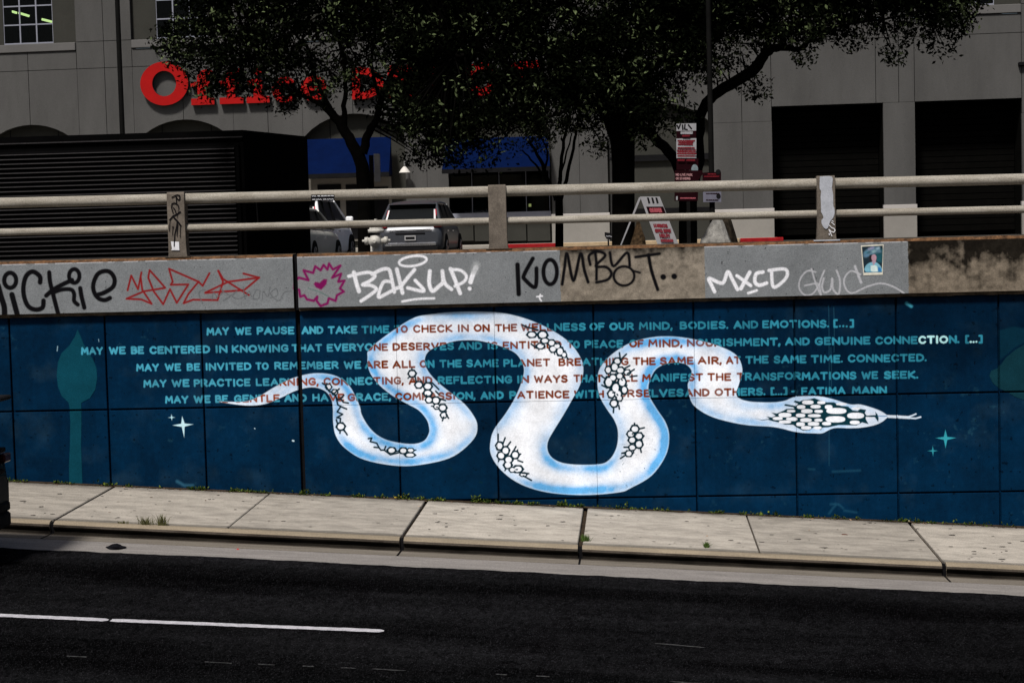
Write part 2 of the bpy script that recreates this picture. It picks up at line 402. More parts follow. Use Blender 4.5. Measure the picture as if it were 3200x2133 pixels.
# the snake: cross-sections from tail to snout, (one edge)-(other edge)
P2 = [(90, 664, 90, 668), (300, 664, 300, 696), (420, 620, 460, 686), (540, 548, 600, 632), (680, 478, 720, 575), (860, 434, 850, 548), (1030, 450, 950, 575), (1150, 530, 1005, 640),
      (1235, 690, 1020, 720), (1255, 770, 1022, 830), (1310, 865, 1045, 945), (1380, 935, 1120, 1045), (1470, 980, 1280, 1140), (1600, 1006, 1560, 1190), (1700, 1007, 1800, 1170),
      (1770, 980, 2010, 1108), (1805, 920, 2170, 970), (1805, 870, 2200, 860), (1785, 810, 2160, 765), (1720, 735, 2080, 670), (1620, 680, 1960, 575), (1500, 612, 1870, 500),
      (1390, 520, 1800, 420), (1320, 420, 1770, 340), (1303, 310, 1790, 270), (1340, 215, 1850, 225)]
P3 = [(430, 140, 680, 325), (600, 97, 770, 298), (780, 82, 860, 292), (950, 80, 950, 297), (1120, 90, 1050, 320), (1300, 135, 1140, 350), (1470, 210, 1215, 390), (1610, 305, 1260, 450),
      (1696, 420, 1277, 510), (1718, 520, 1265, 580), (1690, 630, 1235, 665), (1630, 740, 1190, 755), (1570, 845, 1130, 850), (1505, 950, 1060, 945), (1460, 1030, 1030, 1030),
      (1450, 1090, 1032, 1140), (1470, 1145, 1110, 1258), (1520, 1185, 1250, 1358), (1600, 1208, 1450, 1420), (1720, 1215, 1720, 1440), (1840, 1210, 1980, 1420)]
P4 = [(470, 1190, 640, 1390), (515, 1140, 800, 1295), (545, 1060, 905, 1145), (548, 960, 930, 1010), (520, 880, 905, 905), (465, 800, 840, 805), (415, 710, 785, 710), (397, 610, 775, 640),
      (415, 500, 790, 580), (500, 400, 830, 510), (640, 312, 890, 472), (800, 270, 950, 460), (960, 264, 1000, 458), (1130, 288, 1055, 472), (1300, 335, 1090, 505), (1430, 405, 1096, 535),
      (1473, 510, 1078, 590), (1450, 610, 1068, 630), (1428, 690, 1085, 725), (1460, 728, 1130, 792), (1530, 746, 1260, 865), (1620, 752, 1480, 918), (1720, 751, 1680, 933), (1790, 740, 1770, 948)]
P7 = [(680, 247, 690, 655), (800, 222, 820, 675), (950, 221, 960, 680), (1060, 232, 1060, 678), (1200, 265, 1200, 617), (1400, 325, 1400, 618), (1520, 326, 1540, 610), (1680, 370, 1690, 583), (1790, 415, 1790, 540), (1862, 468, 1862, 480)]
ea, eb = [], []
for f_, PP in ((c2, P2), (c3, P3), (c4, P4), (c7, P7)):
    ea += f_([(p[0], p[1]) for p in PP]); eb += f_([(p[2], p[3]) for p in PP])
ea = spline(ea, 5); eb = spline(eb, 5)
outline = [tuple(p) for p in ea]+[tuple(p) for p in eb[::-1]]
win, ins = cv.inside(outline, .02)
D = np.full(ins.shape, 9.0)
SEG = outline+[outline[0]]
for (ax, az), (bx, bz) in zip(SEG[:-1], SEG[1:]):
    q = cv.dist([(ax, az), (bx, bz)], .34)
    if q is None: continue
    (x0, x1, y0, y1), d_ = q
    X0, Y0 = win[0], win[2]
    a0, a1, b0, b1 = max(x0, X0), min(x1, win[1]), max(y0, Y0), min(y1, win[3])
    if a1 > a0 and b1 > b0:
        s_ = D[b0-Y0:b1-Y0, a0-X0:a1-X0]; np.minimum(s_, d_[b0-y0:b1-y0, a0-x0:a1-x0], out=s_)
hh, ww = ins.shape
nb = vnoise(hh, ww, 190, 3, 21); ns = vnoise(hh, ww, 14, 4, 22); nl = vnoise(hh, ww, 60, 4, 23)
X = (cv.x0+(np.arange(win[0], win[1])+.5)/cv.ppm)[None, :]
nb = np.clip((nb-.32)/.36, 0, 1); nb2 = np.clip((vnoise(hh, ww, 70, 3, 27)-.3)/.4, 0, 1)
st_ = vnoise(hh, ww, 26, 4, 29)
blue = np.exp(-((D-.048-.025*nb)/(.034+.035*nb))**2)*(.04+.96*nb**1.6)*(.75+.5*(st_-.3))
blue += np.exp(-(D/.17)**2)*(.20+.40*nb2)
blue *= np.clip((13.4-X)/1.2, .35, 1)                 # the neck and head are almost white
blue *= np.clip((X-3.2)/1.6, .15, 1)
blue = np.clip(blue*(.8+.5*(ns-.3)), 0, .97)
white = np.array([.83, .87, .95])[None, None]*(.86+.16*nl+.12*(vnoise(hh, ww, 24, 4, 77)-.3))[..., None]
edge = np.array([.10, .40, .80])
sn = white*(1-blue[..., None])+edge*blue[..., None]
rim = np.exp(-(D/.014)**2)*.55
sn = sn*(1-rim[..., None])+np.array([.55, .72, .9])*rim[..., None]
Zg = (cv.z0+(np.arange(win[2], win[3])+.5)/cv.ppm)[:, None]
chip = np.clip((vnoise(hh, ww, 7, 2, 31)-.80)*20, 0, 1)*np.clip(1-np.abs(Zg-.4)/.55, 0, 1)*((X > 9.3) & (X < 11.4))
sn = sn*(1-.85*chip[..., None])+np.array([.01, .06, .1])*.85*chip[..., None]
SNM = np.zeros((cv.H, cv.W)); mk = np.clip(np.where(ins, D, -D)/.012+.5, 0, 1)
SNM[win[2]:win[3], win[0]:win[1]] = mk
cv.blend(win, mk, sn)
WHITE = (.78, .83, .93)
cv.stroke(c7([(1850, 472), (1980, 478), (2120, 486)]), .021, (.68, .78, .92), .01)
cv.stroke(c7([(2110, 478), (2160, 462), (2205, 443)]), .011, (.62, .74, .9), .008)
cv.stroke(c7([(2110, 490), (2200, 497), (2262, 480)]), .012, (.62, .74, .9), .008)

# the five painted lines
def zline(xa, ya, xb, yb): return lambda x: ya+(yb-ya)*(x-xa)/(xb-xa)
LINES = [
 (zline(680, 1035.5, 2450, 1013), 'MAY,646,715 WE,735.5,785 PAUSE,803,919 AND,943,1010 TAKE,1025,1116 TIME,1130,1216 TO,1232,1274 CHECK,1291.5,1414 IN,1430,1465 ON,1481,1530 THE,1547,1616 WELLNESS,1628,1830 OF,1843,1889 OUR,1905,1980 MIND;,1997,2102 BODIES.,2125,2276 AND,2293,2369 EMOTIONS.,2383,2591 [...],2605,2668'),
 (zline(290, 1096, 2860, 1062), 'MAY,254,321 WE,341,392 BE,410,449 CENTERED,468,656 IN,673,710 KNOWING,725,901 THAT,912,1006 EVERYONE,1022,1212 DESERVES,1227.5,1418 AND,1432.5,1506 IS,1523,1555 ENTITLED,1571.5,1755 TO,1773.5,1811 PEACE,1827.5,1947 OF,1967,2011 MIND;,2026,2133 NOURISHMENT;,2147,2439 AND,2454,2530 GENUINE,2547,2719 CONNECTION.,2736,2998 [...],3017,3070'),
 (zline(460, 1148, 2830, 1118), 'MAY,426,496 WE,515.6,565 BE,584,625 INVITED,642,785 TO,799,839 REMEMBER,858,1057.5 WE,1075,1128 ARE,1140.6,1212.5 ALL,1227,1297 ON,1312,1357 THE,1373.6,1442 SAME,1458,1557.6 PLANET,1573.6,1719 BREATHING,1746,1964 THE,1978,2048.5 SAME,2063,2167 AIR;,2180.6,2255.5 AT,2269,2314 THE,2330,2401 SAME,2418.7,2519 TIME.,2535,2634 CONNECTED.,2650,2896'),
 (zline(482, 1198, 2823, 1171), 'MAY,448.6,520 WE,537,591.5 PRACTICE,606,782 LEARNING;,800,996 CONNECTING;,1011.6,1262 AND,1277.5,1351 REFLECTING,1369,1600 IN,1615.7,1652.7 WAYS,1669,1773.5 THAT,1792.5,1883 WILL,1900,1992 MANIFEST,2007,2196.6 THE,2211,2284 TRANSFORMATIONS,2303,2675.6 WE,2692.6,2743.5 SEEK.,2763,2869.5'),
 (zline(553, 1248, 2717, 1219), 'MAY,516.5,588 WE,606,657 BE,673,712 GENTLE,732,874 AND,889,958 HAVE,977,1075 GRACE;,1087,1222 COMPASSION;,1235.5,1486 AND,1502,1573.6 PATIENCE,1592.5,1778.6 WITH,1794.6,1887 OURSELVES,1902,2135.6 AND,2141,2216.8 OTHERS.,2233.6,2392 [...],2409,2459.6 -,2473.5,2486.6 FATIMA,2504.5,2641.7 MANN,2662.5,2771')]
wob = random.Random(3)
for zf, words in LINES:
    for wd_ in words.split():
        t, a, b = wd_.split(','); a, b = float(a), float(b); t = t.replace(';', ',')
        pa, pb = at(a, zf(a)), at(b, zf(b)); gl, W_ = layout(t, .34)
        hz = .101; sx = (pb[0]-pa[0]-.022)/W_
        for k, (gx, st) in enumerate(gl):
            dz = wob.uniform(-.003, .003); rr = wob.uniform(.0138, .0166)
            for s_ in st:
                pts = [(pa[0]+.011+(gx+q[0])*sx, pa[2]+(pb[2]-pa[2])*(gx/W_)+(q[1]-.5)*hz*.9+dz) for q in s_]
                q = cv.dist(pts, .03)
                if q is None: continue
                w4, dd = q; m_ = np.clip((rr-dd)/.007+.5, 0, 1)*wob.uniform(.9, 1.0)
                sm_ = SNM[w4[2]:w4[3], w4[0]:w4[1], None]
                tc = np.array(TEAL)*(1.0+.35*wob.random())
                if t == 'CONNECTION.' and 5 <= k <= 8 or (t == '[...]' and a > 3000 and 1 <= k <= 3): tc = np.array([.45, .8, .85])
                if t == 'PAUSE' or a < 1100: tc = tc*1.25+np.array([.02, .03, .03])
                if t == 'FATIMA' or t == 'MANN': tc = tc*1.15
                if sm_.max() > 0:
                    br = np.array(BROWN)*(1.5 if (a > 600 and a < 1000) else 1.0)
                    tc = sm_*br+(1-sm_)*tc
                cv.blend(w4, m_, tc)

# painted scales
def hexes(f_, L, wd=.0130):
    for q in L:                                    # dark web first, then the pale scales inside it
        cx_, cy_, rx = q[0], q[1], q[2]; ry = q[3] if len(q) > 3 else rx*.9; ph = wob.uniform(-.15, .15)
        cv.fill(f_([(cx_+rx*1.30*math.cos(a+ph), cy_+ry*1.30*math.sin(a+ph)) for a in (k*math.pi/3 for k in range(6))]), (.002, .018, .03), .008)
    for q in L:
        cx_, cy_, rx = q[0], q[1], q[2]; ry = q[3] if len(q) > 3 else rx*.9
        cv.fill(f_([(cx_+rx*.74*math.cos(a)*wob.uniform(.93, 1.05), cy_+ry*.74*math.sin(a)*wob.uniform(.93, 1.05)) for a in (k*math.pi/5 for k in range(10))]), (.80, .85, .94), .008)
    for q in L:
        cx_, cy_, rx = q[0], q[1], q[2]; ry = q[3] if len(q) > 3 else rx*.9; ph = wob.uniform(-.25, .25)
        P = [(cx_+rx*1.08*math.cos(a+ph)*wob.uniform(.84, 1.14), cy_+ry*1.08*math.sin(a+ph)*wob.uniform(.84, 1.14)) for a in (k*math.pi/3 for k in range(6))]
        P = f_(P); 
        if wob.random() < .6:
            k = wob.randrange(6); v = P[k]; c_ = f_([(cx_, cy_)])[0]
            cv.stroke([v, (v[0]+(v[0]-c_[0])*.4, v[1]+(v[1]-c_[1])*.4)], wd*.8, (.002, .018, .03), .01)
def lines(f_, L, wd=.013):
    for P in L: cv.stroke(f_(P), wd, (.002, .018, .03), .01)
hexes(c2, [(1668, 436, 33), (1722, 528, 33), (1795, 540, 36), (1795, 595, 36, 28), (1862, 655, 34), (1805, 650, 30), (1917, 715, 34), (1868, 705, 26), (1925, 775, 28)])
lines(c2, [[(1665, 395), (1668, 412)], [(1690, 450), (1700, 500)], [(1830, 510), (1885, 565)], [(1860, 580), (1885, 605)], [(1890, 640), (1940, 655)], [(1925, 790), (1915, 820)], [(1945, 770), (1965, 800)]])
hexes(c2, [(985, 545, 26), (1035, 588, 26), (1085, 868, 36)])
lines(c2, [[(935, 515), (960, 530), (985, 575), (1030, 600), (1072, 560)], [(1030, 600), (1060, 650), (1085, 640), (1110, 612)], [(1085, 640), (1105, 670), (1147, 677)], [(1045, 620), (1060, 690), (1085, 705), (1132, 725)],
           [(1085, 705), (1055, 748), (1100, 768), (1052, 795), (1082, 800), (1080, 835)], [(1108, 890), (1137, 935)], [(1080, 902), (1078, 922)], [(1055, 835), (1048, 812)]])
lines(c2, [[(1310, 966), (1338, 962), (1325, 990), (1378, 1003), (1397, 1040), (1357, 1036)], [(1397, 1040), (1412, 1060), (1440, 1060), (1452, 1030)], [(1440, 1060), (1490, 1098), (1560, 1080)]])
hexes(c2, [(1500, 1062, 36, 26), (1595, 1065, 34, 26), (1650, 1100, 44, 18), (1655, 1062, 30, 18)])
hexes(c3, [(1335, 250, 36, 24), (1415, 252, 38, 30), (1400, 335, 32, 22), (1432, 295, 32, 22), (1482, 312, 28), (1492, 357, 28, 26), (1545, 375, 28, 34), (1522, 335, 26), (1575, 400, 20, 22)])
lines(c3, [[(1265, 178), (1300, 195), (1380, 215)], [(1590, 410), (1605, 432)], [(1370, 350), (1330, 320)]])
hexes(c4, [(525, 490, 30, 34), (477, 512, 24, 30), (567, 515, 32, 26), (545, 447, 28, 26), (480, 603, 32, 42), (532, 645, 32, 42), (580, 602, 30, 38), (512, 570, 28, 28), (562, 558, 28, 24), (500, 690, 28, 32),
           (550, 690, 30, 32), (597, 660, 24, 32), (520, 760, 30, 30), (560, 722, 24, 24), (618, 530, 26, 22)], .0135)
lines(c4, [[(560, 385), (568, 440)], [(612, 395), (565, 440)], [(637, 480), (600, 500)], [(670, 508), (620, 540)], [(690, 555), (640, 562)], [(430, 560), (460, 580)], [(430, 625), (460, 640)], [(518, 790), (515, 828)], [(555, 775), (560, 802)]])
hexes(c4, [(675, 950, 32, 30), (645, 987, 30, 26), (705, 1003, 32, 28), (655, 1032, 30, 26), (705, 1062, 30, 32), (655, 1087, 28, 24), (630, 1132, 28, 24)])
lines(c4, [[(672, 908), (672, 925)], [(745, 940), (712, 948)], [(743, 1000), (733, 1012)], [(722, 1122), (715, 1092)], [(568, 1168), (603, 1145)], [(578, 1130), (608, 1122)], [(595, 1085), (628, 1085)]])
hexes(c3, [(1095, 1075, 28, 32), (1140, 1110, 30, 32), (1107, 1147, 30, 30), (1162, 1177, 32, 30), (1212, 1142, 30, 30), (1157, 1217, 32, 28), (1232, 1247, 38, 28), (1190, 1252, 24, 20), (1272, 1287, 28, 16)], .0135)
lines(c3, [[(1085, 988), (1085, 1032)], [(1137, 1015), (1120, 1062)], [(1177, 1045), (1150, 1082)], [(1217, 1080), (1200, 1112)], [(1252, 1135), (1237, 1142)], [(1267, 1195), (1232, 1182)], [(1312, 1280), (1262, 1275)], [(1332, 1330), (1272, 1297)]])
HB = c7([(235, 498), (320, 522), (390, 512), (450, 530), (520, 545), (600, 572), (700, 575), (740, 605), (820, 645), (905, 640), (950, 605), (1040, 640), (1060, 610), (1130, 605), (1260, 578), (1480, 582), (1545, 545), (1625, 567), (1590, 505), (1590, 478),
        (1700, 480), (1742, 540), (1748, 490), (1735, 450), (1705, 412), (1712, 455), (1600, 462), (1578, 430), (1595, 392), (1520, 380), (1490, 405), (1430, 398), (1370, 350), (1290, 345), (1200, 300), (1110, 300), (1030, 275), (960, 248), (900, 262), (820, 272), (780, 290), (720, 278), (705, 295),
        (760, 318), (735, 345), (600, 320), (590, 340), (700, 360), (715, 378), (620, 380), (585, 400), (500, 437), (432, 425), (485, 462), (440, 485), (370, 472), (410, 500), (320, 515)])
cv.fill(HB, (.003, .03, .045), .008)
for q in [(880, 300, 76, 30), (1045, 303, 53, 22), (798, 357, 56, 27), (975, 352, 68, 26), (1135, 357, 50, 30), (675, 407, 56, 17), (868, 408, 76, 30), (1012, 410, 56, 22), (600, 455, 85, 32), (790, 460, 63, 27), (960, 463, 86, 22), (510, 497, 66, 23),
          (700, 505, 56, 28), (600, 540, 82, 22), (857, 517, 76, 28), (1010, 518, 53, 22), (790, 568, 58, 28), (950, 563, 76, 28), (1110, 560, 60, 25), (860, 612, 68, 26), (1000, 612, 53, 22), (1230, 405, 133, 42), (1218, 507, 130, 44), (1465, 463, 112, 42), (1455, 546, 66, 27),
          (1290, 322, 70, 17), (1470, 375, 60, 14), (660, 503, 50, 20)]:
    q = (q[0], q[1], q[2]*.93, q[3]*.88); P = [(q[0]+q[2]*math.copysign(abs(math.cos(t))**.8, math.cos(t)), q[1]+q[3]*math.copysign(abs(math.sin(t))**.8, math.sin(t))) for t in (k*math.pi/9 for k in range(18))]
    cv.fill(c7(P), (.80, .85, .94), .008)
cv.stroke(c7([(1740, 468), (1800, 470), (1850, 468)]), .006, (.08, .2, .4), .01)
mural_img = cv.image('mural_paint')

# ------------------------------------------------------------------ parapet face: grey cover-up paint, raw concrete and graffiti
PY = -.12                                        # plane of the parapet face
g5 = crop(0, 740, .425); g6 = crop(900, 740, .425); g7 = crop(1600, 720, .3825); g8 = crop(2200, 700, .425)
G = lambda f_, pts: f_(pts, PY)
pc = Canvas(-1.6, 2.85, 18.6, 1.0, 170); h, w_ = pc.H, pc.W
xs = (pc.x0+(np.arange(w_)+.5)/pc.ppm)[None, :]; zs = (pc.z0+(np.arange(h)+.5)/pc.ppm)[:, None]
a = vnoise(h, w_, 90, 5, 41); b = vnoise(h, w_, 12, 4, 42); st = vnoise(h, w_, 26, 4, 43); vs_ = vnoise(4, w_, 14, 4, 44)[1:2]
grey = np.array([.165, .178, .192])[None, None]*(.78+.34*a+.16*b)[..., None]
raw = np.array([.165, .138, .108])[None, None]*(.15+.55*a+1.0*b)[..., None]
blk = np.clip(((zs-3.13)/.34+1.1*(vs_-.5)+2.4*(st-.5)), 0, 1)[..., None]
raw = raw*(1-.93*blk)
def X_(px): return at(px, 860, PY)[0]
xa, xb, xc = X_(1751), X_(2203), X_(2839)
jag = .015*(vnoise(h, w_, 9, 2, 46)-.5)
m_raw = (((xs+jag > xa) & (xs+jag < xb)) | (xs+jag > xc)).astype(float)[..., None]
mid = ((xs > xa) & (xs < xb))[..., None]
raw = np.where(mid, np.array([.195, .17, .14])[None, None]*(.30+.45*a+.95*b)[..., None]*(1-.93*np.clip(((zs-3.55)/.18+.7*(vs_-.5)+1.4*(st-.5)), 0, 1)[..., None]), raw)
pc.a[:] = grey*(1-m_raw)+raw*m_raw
top = np.clip((zs-3.685)/.02, 0, 1)*(vnoise(h, w_, 20, 3, 47) > .45)*(1-m_raw[..., 0])
pc.a = pc.a*(1-.8*top[..., None])+np.array([.55, .56, .6])*.8*top[..., None]
spk = np.clip((vnoise(h, w_, 5, 2, 48)-.86)*20, 0, 1)[..., None]*(1-m_raw); pc.a *= (1-.8*spk)
u = PX*.425/.4850
def S(f_, pts, r, col, soft=.016, op=1.0, k=.425, smooth=True):
    P = spline(pts, 6) if (smooth and len(pts) > 2) else pts
    pc.stroke(G(f_, P), r*k*PX, col, soft, op)
def ELL(cx_, cy_, rx, ry, tilt=0, n=28, a0=0, a1=360):
    t = R(tilt); return [(cx_+rx*math.cos(q)*math.cos(t)-ry*math.sin(q)*math.sin(t), cy_+rx*math.cos(q)*math.sin(t)+ry*math.sin(q)*math.cos(t)) for q in (R(a0+(a1-a0)*i/n) for i in range(n+1))]
K = (.004, .004, .005)
S(g5, [(-14, 360), (8, 440), (30, 510), (34, 575)], 22, K); S(g5, ELL(75, 320, 44, 55), 17, K); S(g5, [(88, 425), (105, 490), (128, 575)], 21, K)
S(g5, [(295, 335), (292, 290), (240, 256), (192, 290), (172, 370), (180, 450), (210, 512), (262, 535), (312, 520), (320, 470)], 18, K)
S(g5, [(362, 262), (368, 330), (385, 400), (405, 480), (430, 575)], 17, K); S(g5, [(340, 432), (392, 388), (460, 350), (530, 318)], 17, K); S(g5, [(395, 408), (455, 388), (522, 388), (545, 420), (545, 470), (572, 498)], 16, K)
S(g5, ELL(546, 288, 38, 50), 16, K); S(g5, [(590, 378), (600, 440), (620, 520)], 17, K)
S(g5, [(702, 428), (762, 412), (830, 368), (842, 310), (812, 262), (768, 252), (718, 275), (688, 340), (690, 400), (722, 450), (770, 465), (808, 450)], 17, K)
RED = (.20, .012, .014)
for P in ([(938, 393), (965, 285), (1015, 385), (1040, 262)], [(1035, 300), (1046, 390), (1115, 492), (1040, 460), (930, 455), (1060, 400), (1215, 375), (1150, 300), (1100, 245), (1090, 300), (1130, 400), (1200, 495), (1250, 385), (1300, 485), (1385, 350), (1255, 352), (1270, 330), (1243, 235), (1460, 330), (1385, 420), (1350, 488), (1420, 462), (1600, 465), (1640, 330), (1605, 250)],
          [(1460, 330), (1490, 360), (1540, 268)], [(1605, 250), (1640, 310), (1830, 428)], [(1510, 410), (1680, 330), (1905, 300), (1790, 270)], [(1905, 300), (1795, 392), (1510, 412)]):
    S(g5, P, 7.5, RED, .014, smooth=False)
GS = (.10, .108, .118)
for P in ([(1490, 490), (1465, 430), (1470, 400), (1510, 390)], [(1560, 460), (1570, 410), (1600, 440), (1640, 400), (1610, 370)], [(1640, 400), (1690, 440), (1640, 470), (1700, 430), (1740, 400), (1710, 440), (1760, 455), (1810, 430)], [(1790, 370), (1800, 450), (1830, 400), (1850, 440)],
          [(1880, 400), (1860, 450), (1900, 455), (1910, 400), (1880, 390)], [(1930, 460), (1935, 400), (1970, 440), (1985, 370)], [(1990, 450), (2040, 430), (2030, 380), (1990, 420), (2050, 470), (2090, 410), (2140, 400)]):
    S(g5, P, 3.6, GS, .012, .85)
PUR = (.17, .006, .085)
pc.fill(G(g6, ELL(250, 345, 180, 150)), (.21, .22, .235), .06, .6)
S(g6, [(78, 300), (150, 318), (115, 247), (185, 265), (200, 217), (240, 245), (262, 207), (290, 240), (302, 197), (330, 240), (385, 212), (325, 300), (390, 272), (370, 330), (415, 322), (382, 380), (410, 402), (360, 430), (350, 470), (300, 452), (290, 490), (240, 508), (210, 470), (215, 440), (190, 470), (140, 460), (120, 430), (90, 440), (82, 390), (45, 380), (50, 330), (78, 300)], 9.5, PUR, .02, smooth=False)
pc.fill(G(g6, [(188, 348), (200, 330), (232, 337), (262, 310), (290, 312), (282, 350), (245, 390), (205, 372)]), PUR, .02)
S(g6, [(150, 378), (230, 405), (300, 440)], 4, (.09, .15, .14), .012, .8)
WT = (.72, .74, .80)
for P, r in (([(485, 262), (500, 330), (522, 400)], 15), ([(447, 290), (540, 268), (600, 262), (640, 288), (600, 325), (548, 352), (610, 358), (650, 385), (600, 430), (537, 472)], 12), ([(620, 275), (690, 240), (742, 240), (760, 300), (782, 405)], 13), ([(755, 330), (700, 335), (665, 440), (720, 420), (778, 388)], 12),
             ([(800, 238), (820, 320), (842, 412)], 14), ([(930, 242), (880, 300), (830, 362), (785, 382)], 13), ([(935, 320), (1000, 398), (880, 375)], 12), ([(1043, 252), (1038, 340), (1062, 398), (1110, 362), (1140, 330), (1135, 252)], 14), ([(1140, 300), (1160, 350), (1202, 385)], 13),
             ([(1195, 236), (1230, 320), (1266, 415)], 14), ([(1200, 240), (1270, 247), (1312, 290), (1290, 332), (1228, 362)], 11), ([(1382, 225), (1355, 290), (1342, 332)], 17), ([(840, 475), (950, 457), (1075, 452)], 8)):
    S(g6, P, r, WT, .018)
S(g6, ELL(918, 178, 102, 36, -8), 9, WT, .016); S(g6, [(1335, 380), (1336, 381)], 14, WT); S(g6, [(1385, 210), (1370, 250)], 26, (.34, .36, .38), .05, .7)
for P in ([(1830, 440), (1870, 435)], [(1855, 425), (1850, 450), (1862, 470)]): S(g6, P, 6, WT, .01)
for P, r in (([(45, 280), (50, 400), (55, 520)], 19), ([(170, 230), (100, 360), (105, 400), (190, 462), (200, 310)], 17), (ELL(312, 340, 55, 100), 17), ([(410, 440), (430, 300), (450, 190), (502, 410), (560, 190), (590, 320), (622, 422)], 13),
             ([(680, 172), (690, 280), (690, 400)], 12), ([(640, 280), (630, 205), (700, 172), (762, 205), (685, 290), (770, 300), (812, 350), (780, 402), (690, 424)], 12), ([(800, 180), (830, 292), (940, 182), (962, 290)], 12), (ELL(915, 372, 84, 78), 11), ([(988, 330), (1045, 345)], 9), ([(1010, 218), (1100, 205), (1205, 190)], 12),
             ([(1115, 200), (1140, 330), (1190, 482)], 14), ([(1235, 380), (1236, 381)], 23), ([(1325, 375), (1326, 376)], 23)):
    S(g7, P, r, K, .018, k=.3825)
for P, r in (([(1655, 500), (1632, 450), (1612, 392), (1720, 430), (1762, 338), (1800, 400), (1842, 482)], 14), ([(1838, 370), (1950, 450)], 13), ([(1942, 342), (1870, 475)], 15), ([(2050, 340), (1995, 355), (1985, 420), (2020, 447), (2080, 430)], 14),
             ([(2120, 325), (2135, 460), (2210, 420), (2250, 360), (2225, 315), (2100, 327)], 13), ([(1930, 512), (2000, 490)], 10)):
    S(g7, P, r, WT, .016, k=.3825)
GW = (.40, .41, .45)
for P, r in (([(820, 352), (760, 345), (710, 400), (700, 470), (740, 520), (800, 512), (840, 440), (740, 452)], 6), ([(790, 330), (820, 430), (860, 522), (850, 440), (885, 342)], 6), ([(880, 400), (868, 460), (885, 502), (930, 480), (942, 400), (950, 480), (990, 512), (1000, 420), (975, 342)], 7),
             ([(1110, 310), (1155, 430)], 9), ([(1150, 370), (1080, 346), (1032, 400), (1040, 470), (1090, 507), (1200, 460), (1300, 436), (1390, 460), (1470, 507)], 6)):
    S(g8, P, r, GW, .012, .9)
par_img = pc.image('parapet_paint')
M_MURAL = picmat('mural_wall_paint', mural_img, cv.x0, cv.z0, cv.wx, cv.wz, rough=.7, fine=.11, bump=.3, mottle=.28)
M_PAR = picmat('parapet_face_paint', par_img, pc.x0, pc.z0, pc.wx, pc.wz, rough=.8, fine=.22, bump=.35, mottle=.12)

# ------------------------------------------------------------------ plain materials
M_SLAB = mat('pavement_concrete', (.35, .322, .285), .9, .13, 2.6, .35, 90, fine=.22, stretch=(.9, 1.6, 1))
def add_edge_darkening(m, coef):  # random mottling, darker towards the wall and the kerb joint
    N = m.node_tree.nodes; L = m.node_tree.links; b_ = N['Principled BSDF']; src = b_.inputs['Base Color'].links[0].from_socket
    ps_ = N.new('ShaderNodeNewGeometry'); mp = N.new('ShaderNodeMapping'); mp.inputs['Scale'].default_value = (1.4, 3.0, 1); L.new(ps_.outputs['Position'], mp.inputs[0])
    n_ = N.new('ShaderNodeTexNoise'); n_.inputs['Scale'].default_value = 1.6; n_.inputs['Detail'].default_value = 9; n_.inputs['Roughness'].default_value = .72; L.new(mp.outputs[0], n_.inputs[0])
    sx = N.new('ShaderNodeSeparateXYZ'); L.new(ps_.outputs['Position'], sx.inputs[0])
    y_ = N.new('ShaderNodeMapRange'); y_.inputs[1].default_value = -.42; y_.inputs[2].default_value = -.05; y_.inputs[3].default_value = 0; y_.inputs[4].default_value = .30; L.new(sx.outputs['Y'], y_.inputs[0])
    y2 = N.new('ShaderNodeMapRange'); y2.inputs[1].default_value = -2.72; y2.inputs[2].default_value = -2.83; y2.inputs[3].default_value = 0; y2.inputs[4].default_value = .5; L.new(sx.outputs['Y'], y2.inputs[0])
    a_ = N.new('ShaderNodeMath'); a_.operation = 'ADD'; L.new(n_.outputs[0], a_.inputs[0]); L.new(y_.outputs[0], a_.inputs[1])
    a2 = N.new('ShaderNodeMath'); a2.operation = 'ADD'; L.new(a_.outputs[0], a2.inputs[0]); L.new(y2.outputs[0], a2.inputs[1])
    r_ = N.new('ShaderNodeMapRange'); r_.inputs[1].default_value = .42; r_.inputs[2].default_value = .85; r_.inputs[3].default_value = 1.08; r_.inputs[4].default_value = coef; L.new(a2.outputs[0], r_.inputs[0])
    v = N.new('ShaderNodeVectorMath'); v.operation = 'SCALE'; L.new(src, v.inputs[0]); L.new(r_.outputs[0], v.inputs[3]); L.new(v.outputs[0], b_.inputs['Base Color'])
add_edge_darkening(M_SLAB, .42)
_N = M_SLAB.node_tree.nodes; _L = M_SLAB.node_tree.links; _b = _N['Principled BSDF']; _o = _N.new('ShaderNodeObjectInfo'); _m = _N.new('ShaderNodeMapRange'); _m.inputs[3].default_value = .86; _m.inputs[4].default_value = 1.10
_L.new(_o.outputs['Random'], _m.inputs[0]); _v = _N.new('ShaderNodeVectorMath'); _v.operation = 'SCALE'; _L.new(_b.inputs['Base Color'].links[0].from_socket, _v.inputs[0]); _L.new(_m.outputs[0], _v.inputs[3]); _L.new(_v.outputs[0], _b.inputs['Base Color'])
M_KERB = mat('kerb_concrete', (.225, .188, .14), .9, .22, 3.5, .4, 70, fine=.18, stretch=(.35, 2, 2))
M_LIPSHADE = mat('kerb_undercut_shade', (.02, .017, .014), .95, .5, 4, .4, 60, fine=.3, col2=(.004, .0035, .003), stretch=(.4, 1, 1))  # shade under the kerb lip, put into the colour
M_LIPSHADE2 = mat('kerb_lip_half_shade', (.085, .072, .06), .95, .5, 4, .4, 60, fine=.3, col2=(.018, .015, .012), stretch=(.4, 1, 1))  # half-dark border of the painted lip shade, on kerb and inner gutter
M_GUT = mat('gutter_concrete', (.155, .138, .118), .9, .2, 3, .4, 80, fine=.3, stretch=(.3, 2, 1))
M_STRIP = mat('old_gutter_concrete', (.20, .187, .18), .9, .2, 4, .5, 60, fine=.32, stretch=(.3, 2, 1))
M_SOIL = mat('dark_soil', (.035, .026, .018), 1, .5, 9, .6, 30, fine=.4)
